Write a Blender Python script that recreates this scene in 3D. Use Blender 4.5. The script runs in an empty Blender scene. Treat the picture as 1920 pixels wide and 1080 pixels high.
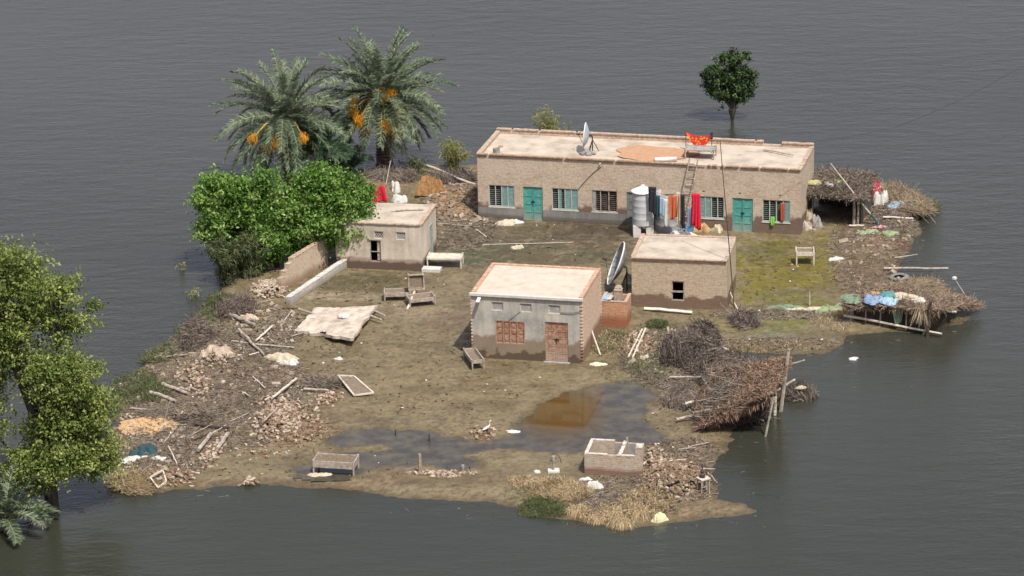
import bpy, math, random
import numpy as np
from math import radians as R, sin, cos, pi
from mathutils import Vector, Matrix

random.seed(7)
rng = np.random.default_rng(11)
S = bpy.context.scene
COL = S.collection

# ------------------------------------------------------------------ camera
PITCH, ROLL, FPX, CH = 0.3299166, -0.0221344, 6000.0, 52.0
FW = Vector((0, cos(PITCH), -sin(PITCH)))
_rt = Vector((1, 0, 0)); _up = _rt.cross(FW)
RT = cos(ROLL) * _rt + sin(ROLL) * _up
UP = -sin(ROLL) * _rt + cos(ROLL) * _up
cam = bpy.data.cameras.new("Camera")
cam.sensor_width = 36.0
cam.lens = 36.0 * FPX / 1920.0
cam.clip_start = 1.0
cam.clip_end = 5000
co = bpy.data.objects.new("Camera", cam)
COL.objects.link(co)
co.matrix_world = Matrix(((RT.x, UP.x, -FW.x, 0), (RT.y, UP.y, -FW.y, 0), (RT.z, UP.z, -FW.z, CH), (0, 0, 0, 1)))
S.camera = co

# ------------------------------------------------------------------ sky + sun
SUN_TRAVEL = Vector((-0.34, 0.64, -1.2)).normalized()
to_sun = -SUN_TRAVEL
elev = math.asin(to_sun.z)
W = bpy.data.worlds.new("World"); S.world = W; W.use_nodes = True
wn = W.node_tree.nodes; wl = W.node_tree.links
sky = wn.new('ShaderNodeTexSky'); sky.sky_type = 'NISHITA'; sky.sun_disc = False
sky.sun_elevation = elev; sky.sun_rotation = math.atan2(to_sun.x, to_sun.y)
sky.dust_density = 4.0; sky.air_density = 1.2; sky.ozone_density = 1.0
# thin high haze and broken cloud, whitest low down, in front of the blue
tc_ = wn.new('ShaderNodeTexCoord'); sp_ = wn.new('ShaderNodeSeparateXYZ'); wl.new(tc_.outputs['Generated'], sp_.inputs[0])
hz_ = wn.new('ShaderNodeMapRange'); wl.new(sp_.outputs[2], hz_.inputs[0])
hz_.inputs[1].default_value = 0.12; hz_.inputs[2].default_value = 0.7; hz_.inputs[3].default_value = 0.95; hz_.inputs[4].default_value = 0.0
cn_ = wn.new('ShaderNodeTexNoise'); cn_.inputs['Scale'].default_value = 2.6; cn_.inputs['Detail'].default_value = 5; wl.new(tc_.outputs['Generated'], cn_.inputs['Vector'])
cr_ = wn.new('ShaderNodeValToRGB'); cr_.color_ramp.elements[0].position = 0.3; cr_.color_ramp.elements[0].color = (2.7, 2.65, 3.1, 1)
cr_.color_ramp.elements[1].position = 0.7; cr_.color_ramp.elements[1].color = (3.7, 3.65, 4.25, 1); wl.new(cn_.outputs[0], cr_.inputs[0])
mx_ = wn.new('ShaderNodeMix'); mx_.data_type = 'RGBA'; wl.new(hz_.outputs[0], mx_.inputs[0]); wl.new(sky.outputs[0], mx_.inputs[6]); wl.new(cr_.outputs[0], mx_.inputs[7])
wl.new(mx_.outputs[2], wn['Background'].inputs[0])
wn['Background'].inputs[1].default_value = 0.15
sd = bpy.data.lights.new("Sun", 'SUN'); sd.energy = 5.0; sd.angle = R(0.5); sd.color = (1.0, 0.965, 0.91)
so = bpy.data.objects.new("Sun", sd); COL.objects.link(so)
so.rotation_euler = to_sun.to_track_quat('Z', 'Y').to_euler()
S.view_settings.view_transform = 'Standard'; S.view_settings.look = 'None'
S.view_settings.exposure = 0.0; S.view_settings.gamma = 1.0
S.render.resolution_x = 1024; S.render.resolution_y = 576
S.render.engine = 'CYCLES'

# ------------------------------------------------------------------ helpers: coordinates
def at(px, py, z=0.0):
    """world point on the horizontal plane z that the photograph shows at a pixel"""
    d = FW + RT * ((px - 960) / FPX) - UP * ((py - 540) / FPX)
    t = (z - CH) / d.z
    return Vector((d.x * t, d.y * t, z))
def hgt(bx, by, py):
    """height above the ground of pixel row py straight above the ground pixel (bx,by)"""
    g = at(bx, by)
    lo, hi = -1.0, 30.0
    for _ in range(40):
        m = (lo + hi) / 2
        d = Vector((g.x, g.y, m)) - Vector((0, 0, CH))
        y = 540 - FPX * d.dot(UP) / d.dot(FW)
        if y > py: lo = m
        else: hi = m
    return lo
def above(bx, by, px, py):
    """point over the ground pixel row by, seen at px,py (stays in the depth of bx,by)"""
    h = hgt(bx, by, py); g = at(bx, by)
    d = g - Vector((0, 0, CH)); dep = d.dot(FW)
    return g + Vector(((px - bx) / FPX * dep, 0, h))

# ------------------------------------------------------------------ helpers: noise
_T = np.random.default_rng(5).random((256, 256))
def vn(x, y, s=0):
    x = np.asarray(x, float) + s * 17.3; y = np.asarray(y, float) + s * 9.7
    xi = np.floor(x).astype(int); yi = np.floor(y).astype(int)
    fx = x - xi; fy = y - yi
    fx = fx * fx * (3 - 2 * fx); fy = fy * fy * (3 - 2 * fy)
    a = _T[xi % 256, yi % 256]; b = _T[(xi + 1) % 256, yi % 256]
    c = _T[xi % 256, (yi + 1) % 256]; d = _T[(xi + 1) % 256, (yi + 1) % 256]
    return (a * (1 - fx) + b * fx) * (1 - fy) + (c * (1 - fx) + d * fx) * fy
def fbm(x, y, s=0, o=4):
    t = 0; a = 0.5; f = 1.0
    for i in range(o):
        t = t + a * (vn(x * f, y * f, s + i) - 0.5) * 2; a *= 0.5; f *= 2.03
    return t

# ------------------------------------------------------------------ helpers: materials
MATS = {}
def nodes(name):
    m = bpy.data.materials.new(name); m.use_nodes = True
    nt = m.node_tree
    return m, nt, nt.nodes, nt.links, nt.nodes['Principled BSDF']
def ramp(ns, cols, pos=None):
    r = ns.new('ShaderNodeValToRGB'); e = r.color_ramp.elements
    pos = pos or [i / (len(cols) - 1) for i in range(len(cols))]
    while len(e) < len(cols): e.new(0.5)
    for i, c in enumerate(cols):
        e[i].position = pos[i]; e[i].color = (*c, 1)
    return r
def noise(ns, ls, scale, detail=4, rough=0.6, coord='Object', vec=None):
    n = ns.new('ShaderNodeTexNoise'); n.inputs['Scale'].default_value = scale
    n.inputs['Detail'].default_value = detail; n.inputs['Roughness'].default_value = rough
    if vec is None:
        t = ns.new('ShaderNodeTexCoord'); vec = t.outputs[coord]
    ls.new(vec, n.inputs['Vector'])
    return n
def mixc(ns, ls, fac, a, b, mode='MIX'):
    m = ns.new('ShaderNodeMix'); m.data_type = 'RGBA'; m.blend_type = mode
    for sock, v in ((m.inputs[0], fac), (m.inputs[6], a), (m.inputs[7], b)):
        if isinstance(v, (int, float)): sock.default_value = v
        elif isinstance(v, tuple): sock.default_value = (*v, 1)
        else: ls.new(v, sock)
    return m.outputs[2]
def mat(name, cols, scale=3, rough=0.85, bump=0.2, bscale=None, detail=5, spec=0.3, metal=0.0):
    if name in MATS: return MATS[name]
    m, nt, ns, ls, b = nodes(name)
    n = noise(ns, ls, scale, detail)
    r = ramp(ns, cols, [0.3 + 0.4 * i / max(1, len(cols) - 1) for i in range(len(cols))])
    ls.new(n.outputs[0], r.inputs[0]); ls.new(r.outputs[0], b.inputs['Base Color'])
    b.inputs['Roughness'].default_value = rough; b.inputs['Specular IOR Level'].default_value = spec
    b.inputs['Metallic'].default_value = metal
    if bump:
        n2 = noise(ns, ls, bscale or scale * 4, 6, 0.7)
        bp = ns.new('ShaderNodeBump'); bp.inputs['Strength'].default_value = bump; bp.inputs['Distance'].default_value = 0.03
        ls.new(n2.outputs[0], bp.inputs['Height']); ls.new(bp.outputs[0], b.inputs['Normal'])
    MATS[name] = m; return m
def leafmat(name, cols, trans=0.35, rough=0.55):
    """foliage: colour runs over each leaf's own random value; lets some light through"""
    if name in MATS: return MATS[name]
    m, nt, ns, ls, b = nodes(name)
    a = ns.new('ShaderNodeAttribute'); a.attribute_name = 'rnd'
    r = ramp(ns, cols); ls.new(a.outputs['Fac'], r.inputs[0])
    ls.new(r.outputs[0], b.inputs['Base Color']); b.inputs['Roughness'].default_value = rough
    b.inputs['Specular IOR Level'].default_value = 0.35
    if trans:
        t = ns.new('ShaderNodeBsdfTranslucent'); ls.new(r.outputs[0], t.inputs[0])
        mx = ns.new('ShaderNodeMixShader'); mx.inputs[0].default_value = trans
        ls.new(b.outputs[0], mx.inputs[1]); ls.new(t.outputs[0], mx.inputs[2])
        ls.new(mx.outputs[0], ns['Material Output'].inputs['Surface'])
    MATS[name] = m; return m
def brickmat(name, c1, c2, mortar, stain=(0.09, 0.05, 0.035), sh=0.0, soft=0.12, amp=0.35, patch=(0.5, 0.42, 0.33), base2=None, bs=0.9):
    """brickwork with its own metre-scaled courses; a water stain of its own shape up to height sh"""
    m, nt, ns, ls, b = nodes(name)
    uv = ns.new('ShaderNodeTexCoord')
    br = ns.new('ShaderNodeTexBrick')
    br.inputs['Scale'].default_value = 1.0
    br.inputs['Brick Width'].default_value = 0.235; br.inputs['Row Height'].default_value = 0.082
    br.inputs['Mortar Size'].default_value = 0.011; br.inputs['Mortar Smooth'].default_value = 0.3
    br.inputs['Color1'].default_value = (*c1, 1); br.inputs['Color2'].default_value = (*c2, 1); br.inputs['Mortar'].default_value = (*mortar, 1)
    ls.new(uv.outputs['UV'], br.inputs['Vector'])
    n1 = noise(ns, ls, 0.9, 5, 0.65)
    f1 = ramp(ns, [(0, 0, 0), (0.75, 0.75, 0.75)], [0.42, 0.68]); ls.new(n1.outputs[0], f1.inputs[0])
    c = mixc(ns, ls, f1.outputs[0], br.outputs['Color'], patch)
    n2 = noise(ns, ls, 9, 4, 0.7)
    f2 = ramp(ns, [(0.72, 0.72, 0.72), (1.2, 1.2, 1.2)], [0.3, 0.7]); ls.new(n2.outputs[0], f2.inputs[0])
    c = mixc(ns, ls, 1.0, c, f2.outputs[0], 'MULTIPLY')
    if sh > 0:
        sep = ns.new('ShaderNodeSeparateXYZ'); ls.new(uv.outputs['Object'], sep.inputs[0])
        n3 = noise(ns, ls, bs, 4, 0.6)
        ma = ns.new('ShaderNodeMath'); ma.operation = 'MULTIPLY_ADD'
        ls.new(n3.outputs[0], ma.inputs[0]); ma.inputs[1].default_value = amp * 2; ls.new(sep.outputs[2], ma.inputs[2])
        mr = ns.new('ShaderNodeMapRange'); ls.new(ma.outputs[0], mr.inputs[0])
        mr.inputs[1].default_value = sh + amp - soft; mr.inputs[2].default_value = sh + amp + soft
        mr.inputs[3].default_value = 0.88; mr.inputs[4].default_value = 0.0
        wet = mixc(ns, ls, 0.88, br.outputs['Color'], stain)
        c = mixc(ns, ls, mr.outputs[0], c, wet)
    ls.new(c, b.inputs['Base Color']); b.inputs['Roughness'].default_value = 0.9; b.inputs['Specular IOR Level'].default_value = 0.2
    bp = ns.new('ShaderNodeBump'); bp.inputs['Strength'].default_value = 0.5; bp.inputs['Distance'].default_value = 0.02
    mm = ns.new('ShaderNodeMath'); mm.operation = 'MULTIPLY_ADD'; mm.inputs[1].default_value = -1.0
    ls.new(br.outputs['Fac'], mm.inputs[0]); ls.new(n2.outputs[0], mm.inputs[2])
    ls.new(mm.outputs[0], bp.inputs['Height']); ls.new(bp.outputs[0], b.inputs['Normal'])
    MATS[name] = m; return m
def plastermat(name, cols, stain, sh, dark, dh, amp=0.25):
    m, nt, ns, ls, b = nodes(name)
    uv = ns.new('ShaderNodeTexCoord')
    n1 = noise(ns, ls, 0.8, 6, 0.6)
    r1 = ramp(ns, cols, [0.35 + 0.3 * i / (len(cols) - 1) for i in range(len(cols))]); ls.new(n1.outputs[0], r1.inputs[0])
    n2 = noise(ns, ls, 14, 5, 0.7); f2 = ramp(ns, [(0.82,) * 3, (1.12,) * 3], [0.3, 0.7]); ls.new(n2.outputs[0], f2.inputs[0])
    sep = ns.new('ShaderNodeSeparateXYZ'); ls.new(uv.outputs['Object'], sep.inputs[0])
    # run-down streaks: noise stretched along z
    mp = ns.new('ShaderNodeMapping'); mp.inputs['Scale'].default_value = (5, 5, 0.7); ls.new(uv.outputs['Object'], mp.inputs[0])
    n4 = noise(ns, ls, 1.0, 4, 0.6, vec=mp.outputs[0])
    f4 = ramp(ns, [(0.75, 0.74, 0.7), (1.05, 1.05, 1.05)], [0.35, 0.6]); ls.new(n4.outputs[0], f4.inputs[0])
    c = mixc(ns, ls, 0.6, r1.outputs[0], f4.outputs[0], 'MULTIPLY')
    for (col, h, op, sc) in ((stain, sh, 0.85, 0.7), (dark, dh, 0.8, 2.2)):
        n3 = noise(ns, ls, sc, 4, 0.55)
        ma = ns.new('ShaderNodeMath'); ma.operation = 'MULTIPLY_ADD'
        ls.new(n3.outputs[0], ma.inputs[0]); ma.inputs[1].default_value = amp * 2; ls.new(sep.outputs[2], ma.inputs[2])
        mr = ns.new('ShaderNodeMapRange'); ls.new(ma.outputs[0], mr.inputs[0])
        mr.inputs[1].default_value = h + amp - 0.06; mr.inputs[2].default_value = h + amp + 0.06
        mr.inputs[3].default_value = op; mr.inputs[4].default_value = 0.0
        c = mixc(ns, ls, mr.outputs[0], c, col)
    c = mixc(ns, ls, 1.0, c, f2.outputs[0], 'MULTIPLY')
    ls.new(c, b.inputs['Base Color']); b.inputs['Roughness'].default_value = 0.9; b.inputs['Specular IOR Level'].default_value = 0.2
    bp = ns.new('ShaderNodeBump'); bp.inputs['Strength'].default_value = 0.35; bp.inputs['Distance'].default_value = 0.03
    ls.new(n2.outputs[0], bp.inputs['Height']); ls.new(bp.outputs[0], b.inputs['Normal'])
    MATS[name] = m; return m
def paintmat(name, col, worn, dirt, z0=0.0, z1=0.7):
    """old paint on wood: worn patches, mud drying towards the foot (object z)"""
    m, nt, ns, ls, b = nodes(name)
    uv = ns.new('ShaderNodeTexCoord')
    n1 = noise(ns, ls, 5, 6, 0.7); f1 = ramp(ns, [(0, 0, 0), (1, 1, 1)], [0.45, 0.68]); ls.new(n1.outputs[0], f1.inputs[0])
    c = mixc(ns, ls, f1.outputs[0], col, worn)
    sep = ns.new('ShaderNodeSeparateXYZ'); ls.new(uv.outputs['Object'], sep.inputs[0])
    n3 = noise(ns, ls, 3, 4, 0.6)
    ma = ns.new('ShaderNodeMath'); ma.operation = 'MULTIPLY_ADD'; ls.new(n3.outputs[0], ma.inputs[0]); ma.inputs[1].default_value = 0.7; ls.new(sep.outputs[2], ma.inputs[2])
    mr = ns.new('ShaderNodeMapRange'); ls.new(ma.outputs[0], mr.inputs[0])
    mr.inputs[1].default_value = z0 + 0.35; mr.inputs[2].default_value = z1 + 0.35; mr.inputs[3].default_value = 0.75; mr.inputs[4].default_value = 0
    c = mixc(ns, ls, mr.outputs[0], c, dirt)
    ls.new(c, b.inputs['Base Color']); b.inputs['Roughness'].default_value = 0.7
    MATS[name] = m; return m

M_roof = mat('roof_mud_plaster', [(0.29, 0.235, 0.185), (0.43, 0.365, 0.29), (0.50, 0.43, 0.35)], 1.1, 0.95, 0.3, 10)
M_rooflight = mat('roof_cream_plaster', [(0.42, 0.345, 0.275), (0.49, 0.42, 0.34), (0.53, 0.465, 0.385)], 1.6, 0.95, 0.25, 14)
M_cope = mat('coping_brick', [(0.26, 0.17, 0.12), (0.42, 0.31, 0.23), (0.52, 0.43, 0.34)], 7, 0.9, 0.5, 20)
M_dentil = mat('eave_brick', [(0.20, 0.12, 0.08), (0.36, 0.23, 0.15), (0.45, 0.33, 0.23)], 9, 0.9, 0.5, 20)
M_red = mat('coping_red_brick', [(0.36, 0.18, 0.11), (0.46, 0.29, 0.20), (0.52, 0.40, 0.30)], 6, 0.9, 0.4, 20)
M_pale = mat('pale_cement', [(0.42, 0.40, 0.37), (0.58, 0.55, 0.50)], 3, 0.9, 0.2)
M_cement = mat('grey_cement', [(0.20, 0.19, 0.18), (0.36, 0.34, 0.32)], 3, 0.9, 0.3)
M_wood = mat('weathered_wood', [(0.16, 0.13, 0.10), (0.33, 0.28, 0.23), (0.46, 0.40, 0.34)], 5, 0.85, 0.4, 25)
M_woodp = mat('pale_weathered_wood', [(0.34, 0.29, 0.23), (0.52, 0.46, 0.38), (0.60, 0.55, 0.47)], 5, 0.85, 0.4, 25)
M_woodd = mat('dark_wet_wood', [(0.03, 0.022, 0.017), (0.09, 0.065, 0.05)], 6, 0.7, 0.4, 25)
M_web = mat('rope_webbing', [(0.13, 0.10, 0.07), (0.25, 0.195, 0.14)], 12, 0.95, 0.8, 60)
M_teal = paintmat('teal_paint', (0.05, 0.25, 0.215), (0.14, 0.33, 0.28), (0.26, 0.27, 0.23))
M_tealgrey = paintmat('faded_teal_paint', (0.13, 0.235, 0.22), (0.22, 0.30, 0.28), (0.28, 0.28, 0.25), -1.4, -0.9)
M_brown = paintmat('brown_carved_wood', (0.27, 0.135, 0.08), (0.46, 0.31, 0.22), (0.36, 0.28, 0.22), 0.0, 1.3)
M_frame = mat('window_frame_paint', [(0.28, 0.33, 0.30), (0.46, 0.48, 0.43)], 8, 0.8, 0.2)
M_dark = mat('dark_iron', [(0.02, 0.02, 0.02), (0.05, 0.045, 0.04)], 8, 0.5, 0.2)
M_black = mat('black_cloth', [(0.012, 0.013, 0.018), (0.03, 0.032, 0.04)], 6, 0.9, 0.3)
M_galv = mat('galvanised_sheet', [(0.36, 0.365, 0.37), (0.50, 0.505, 0.51)], 2, 0.7, 0.1, spec=0.3)
M_galvw = mat('pale_sheet', [(0.60, 0.61, 0.60), (0.74, 0.74, 0.72)], 3, 0.5, 0.1, spec=0.5)
M_dish = mat('dish_grey', [(0.30, 0.34, 0.38), (0.45, 0.50, 0.55)], 2, 0.45, 0.05, metal=0.2)
M_dishd = mat('dish_dark_mesh', [(0.14, 0.145, 0.15), (0.26, 0.26, 0.26), (0.45, 0.45, 0.42)], 1.2, 0.6, 0.1)
M_rubber = mat('rubber', [(0.05, 0.05, 0.05), (0.24, 0.23, 0.21)], 5, 0.9, 0.3)
mat('mud_wall_and_shade', [(0.05, 0.038, 0.03), (0.10, 0.078, 0.06)], 3, .95, .5)  # dark mud, shared by the shed wall and the added shade sheets
M_twig = leafmat('dark_twigs', [(0.03, 0.022, 0.018), (0.09, 0.068, 0.055), (0.17, 0.135, 0.11), (0.34, 0.28, 0.23)], 0.0, 0.9)
M_twigg = leafmat('grey_twigs', [(0.08, 0.062, 0.048), (0.20, 0.16, 0.125), (0.36, 0.30, 0.24)], 0.0, 0.9)
M_thatch = leafmat('rust_thatch', [(0.08, 0.048, 0.034), (0.23, 0.145, 0.095), (0.42, 0.30, 0.21)], 0.0, 0.9)
M_straw = leafmat('straw', [(0.16, 0.12, 0.08), (0.34, 0.26, 0.17), (0.50, 0.40, 0.28)], 0.1, 0.9)
M_dryg = leafmat('dry_grass', [(0.20, 0.14, 0.07), (0.40, 0.30, 0.17), (0.55, 0.44, 0.28)], 0.2, 0.9)
M_greeng = leafmat('green_grass', [(0.04, 0.06, 0.02), (0.09, 0.12, 0.04), (0.20, 0.20, 0.10)], 0.3, 0.8)
M_oliveg = leafmat('olive_grass', [(0.06, 0.07, 0.03), (0.14, 0.15, 0.07), (0.27, 0.25, 0.15)], 0.25, 0.8)
M_bark = mat('bark', [(0.03, 0.024, 0.018), (0.11, 0.09, 0.07)], 6, 0.95, 0.8, 20)
M_palmb = mat('palm_bark', [(0.05, 0.035, 0.025), (0.16, 0.11, 0.08), (0.24, 0.17, 0.12)], 5, 0.95, 0.8, 16)
def cl(name, c, k=0.75): return mat(name, [tuple(x * k for x in c), c], 5, 0.9, 0.3, 12)
C_red = cl('red_cloth', (0.62, 0.02, 0.05)); C_orange = cl('orange_cloth', (0.55, 0.13, 0.05)); C_blue = cl('pale_blue_cloth', (0.30, 0.42, 0.52))
C_white = cl('white_cloth', (0.56, 0.55, 0.51)); C_green = cl('pale_green_cloth', (0.25, 0.31, 0.17)); C_teal = cl('teal_cloth', (0.08, 0.23, 0.24))
C_lime = cl('lime_cloth', (0.22, 0.60, 0.06)); C_cream = cl('cream_cloth', (0.50, 0.43, 0.31)); C_denim = cl('denim_cloth', (0.20, 0.27, 0.40))
C_pink = cl('pink_cloth', (0.55, 0.28, 0.30)); C_tan = cl('tan_cloth', (0.45, 0.30, 0.14)); C_dteal = cl('dark_teal_tarp', (0.03, 0.07, 0.08))
C_yell = cl('yellowish_cloth', (0.42, 0.40, 0.20)); C_dgreen = cl('sage_cloth', (0.17, 0.24, 0.16))

# ------------------------------------------------------------------ helpers: objects
def tag(o, label=None, cat=None, group=None, kind=None):
    if label: o['label'] = label
    if cat: o['category'] = cat
    if group: o['group'] = group
    if kind: o['kind'] = kind
    elif label: o['kind'] = 'thing'
    return o
def thing(name, label, cat, loc=(0, 0, 0), rz=0.0, group=None):
    o = bpy.data.objects.new(name, None); COL.objects.link(o)
    o.location = loc; o.rotation_euler = (0, 0, rz); o.empty_display_size = 0.2
    return tag(o, label, cat, group)
def link(name, me, m, parent=None, loc=None, rz=0.0):
    o = bpy.data.objects.new(name, me); COL.objects.link(o)
    if m: me.materials.append(m)
    if parent: o.parent = parent
    if loc is not None: o.location = loc
    if rz: o.rotation_euler = (0, 0, rz)
    return o

class MB:
    def __init__(s): s.v = []; s.f = []
    def face(s, pts):
        n = len(s.v); s.v += [tuple(p) for p in pts]; s.f.append(tuple(range(n, n + len(pts)))); return s
    def box(s, x0, y0, z0, x1, y1, z1):
        n = len(s.v)
        s.v += [(x0, y0, z0), (x1, y0, z0), (x1, y1, z0), (x0, y1, z0), (x0, y0, z1), (x1, y0, z1), (x1, y1, z1), (x0, y1, z1)]
        s.f += [tuple(n + i for i in q) for q in ((0, 3, 2, 1), (4, 5, 6, 7), (0, 1, 5, 4), (1, 2, 6, 5), (2, 3, 7, 6), (3, 0, 4, 7))]
        return s
    def obox(s, c, sz, mtx):
        n = len(s.v); hx, hy, hz = (k / 2 for k in sz); c = Vector(c)
        for x, y, z in ((-1, -1, -1), (1, -1, -1), (1, 1, -1), (-1, 1, -1), (-1, -1, 1), (1, -1, 1), (1, 1, 1), (-1, 1, 1)):
            s.v.append(tuple(c + mtx @ Vector((x * hx, y * hy, z * hz))))
        s.f += [tuple(n + i for i in q) for q in ((0, 3, 2, 1), (4, 5, 6, 7), (0, 1, 5, 4), (1, 2, 6, 5), (2, 3, 7, 6), (3, 0, 4, 7))]
        return s
    def beam(s, a, b, w, h=None):
        a = Vector(a); b = Vector(b); d = b - a; h = h or w
        q = d.to_track_quat('X', 'Z').to_matrix()
        return s.obox((a + b) / 2, (d.length, w, h), q)
    def tube(s, pts, rad, n=7, cap=True):
        pts = [Vector(p) for p in pts]
        if not hasattr(rad, '__len__'): rad = [rad] * len(pts)
        st = len(s.v)
        for i, p in enumerate(pts):
            d = (pts[min(i + 1, len(pts) - 1)] - pts[max(i - 1, 0)]).normalized()
            u = d.cross(Vector((0, 0, 1)))
            if u.length < 0.05: u = d.cross(Vector((1, 0, 0)))
            u.normalize(); w = d.cross(u)
            for k in range(n):
                a = 2 * pi * k / n
                s.v.append(tuple(p + (u * cos(a) + w * sin(a)) * rad[i]))
        for i in range(len(pts) - 1):
            for k in range(n):
                s.f.append((st + i * n + k, st + i * n + (k + 1) % n, st + (i + 1) * n + (k + 1) % n, st + (i + 1) * n + k))
        if cap:
            s.f.append(tuple(st + k for k in range(n)))
            s.f.append(tuple(st + (len(pts) - 1) * n + k for k in reversed(range(n))))
        return s
    def lathe(s, prof, n=24, c=(0, 0, 0), mtx=None):
        st = len(s.v); c = Vector(c); mtx = mtx or Matrix.Identity(3)
        for r, z in prof:
            for k in range(n):
                a = 2 * pi * k / n; s.v.append(tuple(c + mtx @ Vector((r * cos(a), r * sin(a), z))))
        for i in range(len(prof) - 1):
            for k in range(n):
                s.f.append((st + i * n + k, st + i * n + (k + 1) % n, st + (i + 1) * n + (k + 1) % n, st + (i + 1) * n + k))
        return s
    def mesh(s, name, smooth=False):
        me = bpy.data.meshes.new(name); me.from_pydata(s.v, [], s.f); me.update()
        if s.f:
            uvl = me.uv_layers.new(name='UVMap')
            V = np.array(s.v); uv = np.zeros((len(me.loops), 2))
            for p in me.polygons:
                nx, ny, nz = (abs(k) for k in p.normal)
                li = list(p.loop_indices); vi = [me.loops[i].vertex_index for i in li]
                P = V[vi]
                if nz >= nx and nz >= ny: uv[li] = P[:, :2]
                elif nx >= ny: uv[li] = P[:, 1:]
                else: uv[li] = P[:, [0, 2]]
            uvl.data.foreach_set('uv', uv.ravel())
        if smooth: me.polygons.foreach_set('use_smooth', [True] * len(me.polygons))
        return me
    def build(s, name, m, parent=None, loc=None, rz=0.0, smooth=False):
        return link(name, s.mesh(name, smooth), m, parent, loc, rz)

def npmesh(name, V, F, rnd=None, smooth=False):
    """V (n,3), F (m,k) all faces the same size"""
    me = bpy.data.meshes.new(name); V = np.asarray(V, np.float32); F = np.asarray(F, np.int32)
    me.vertices.add(len(V)); me.vertices.foreach_set('co', V.ravel())
    k = F.shape[1]; me.loops.add(F.size); me.loops.foreach_set('vertex_index', F.ravel())
    me.polygons.add(len(F)); me.polygons.foreach_set('loop_start', np.arange(0, F.size, k, dtype=np.int32))
    if smooth: me.polygons.foreach_set('use_smooth', np.ones(len(F), bool))
    if rnd is not None:
        a = me.attributes.new('rnd', 'FLOAT', 'POINT'); a.data.foreach_set('value', np.asarray(rnd, np.float32))
    me.update(); me.validate(); return me
def unit(a): return a / np.maximum(np.linalg.norm(a, axis=-1, keepdims=True), 1e-9)
def sticks(P, D, L, Rr, bend=0.0, g=rng):
    """bent three-sided twigs: centres, directions, lengths, radii"""
    P = np.asarray(P, float); n = len(P); D = unit(np.asarray(D, float)); L = np.broadcast_to(L, n); Rr = np.broadcast_to(Rr, n)
    u = unit(np.cross(D, g.normal(size=(n, 3)))); w = np.cross(D, u)
    V = np.zeros((n, 9, 3))
    for j, t in enumerate((-0.5, 0.0, 0.5)):
        c = P + D * (L * t)[:, None] + (u * (bend * L * (0.25 - t * t))[:, None] if bend else 0)
        rr = Rr * (1.0 - 0.35 * (t + 0.5))
        for k in range(3):
            a = 2 * pi * k / 3
            V[:, j * 3 + k] = c + (u * cos(a) + w * sin(a)) * rr[:, None]
    base = (np.arange(n) * 9)[:, None, None]
    q = np.array([[j * 3 + k, j * 3 + (k + 1) % 3, (j + 1) * 3 + (k + 1) % 3, (j + 1) * 3 + k] for j in (0, 1) for k in range(3)])
    F = (base + q[None]).reshape(-1, 4)
    return V.reshape(-1, 3), F, np.repeat(g.random(n), 9)
def blades(P, D, L, Wd, droop=0.3, g=rng, rnd=None):
    """grass blades / leaflets: 2-segment tapering strips from base P along D"""
    P = np.asarray(P, float); n = len(P); D = unit(np.asarray(D, float)); L = np.broadcast_to(L, n); Wd = np.broadcast_to(Wd, n)
    u = unit(np.cross(D, g.normal(size=(n, 3))))
    dn = np.zeros((n, 3)); dn[:, 2] = -1
    V = np.zeros((n, 6, 3))
    for j, (t, wf) in enumerate(((0, 0.8), (0.55, 1.0), (1.0, 0.15))):
        c = P + D * (L * t)[:, None] + dn * (droop * L * t * t)[:, None]
        V[:, j * 2] = c - u * (Wd * wf / 2)[:, None]; V[:, j * 2 + 1] = c + u * (Wd * wf / 2)[:, None]
    base = (np.arange(n) * 6)[:, None, None]
    F = (base + np.array([[0, 1, 3, 2], [2, 3, 5, 4]])[None]).reshape(-1, 4)
    r = g.random(n) if rnd is None else rnd
    return V.reshape(-1, 3), F, np.repeat(r, 6)
def leaves(P, size, asp=0.5, g=rng, up=0.5, rnd=None):
    """separate four-cornered leaves, random lie with some bias to face upward"""
    P = np.asarray(P, float); n = len(P)
    N = unit(g.normal(size=(n, 3)) + np.array([0, 0, up])); T = unit(np.cross(N, g.normal(size=(n, 3)))); B = np.cross(N, T)
    sz = np.broadcast_to(size, n) * g.uniform(0.6, 1.3, n)
    V = np.stack([P - T * (sz / 2)[:, None], P + B * (sz * asp / 2)[:, None] + N * (sz * .08)[:, None],
                  P + T * (sz / 2)[:, None], P - B * (sz * asp / 2)[:, None] + N * (sz * .08)[:, None]], 1)
    F = np.arange(n * 4).reshape(n, 4)
    r = g.random(n) if rnd is None else rnd
    return V.reshape(-1, 3), F, np.repeat(r, 4)
def cat3(parts):
    V = []; F = []; Rn = []; o = 0
    for v, f, r in parts:
        V.append(v); F.append(f + o); Rn.append(r); o += len(v)
    return np.concatenate(V), np.concatenate(F), np.concatenate(Rn)
def npobj(name, vfr, m, parent=None, loc=None):
    return link(name, npmesh(name, vfr[0], vfr[1], vfr[2]), m, parent, loc)

YAW = -0.235

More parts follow.
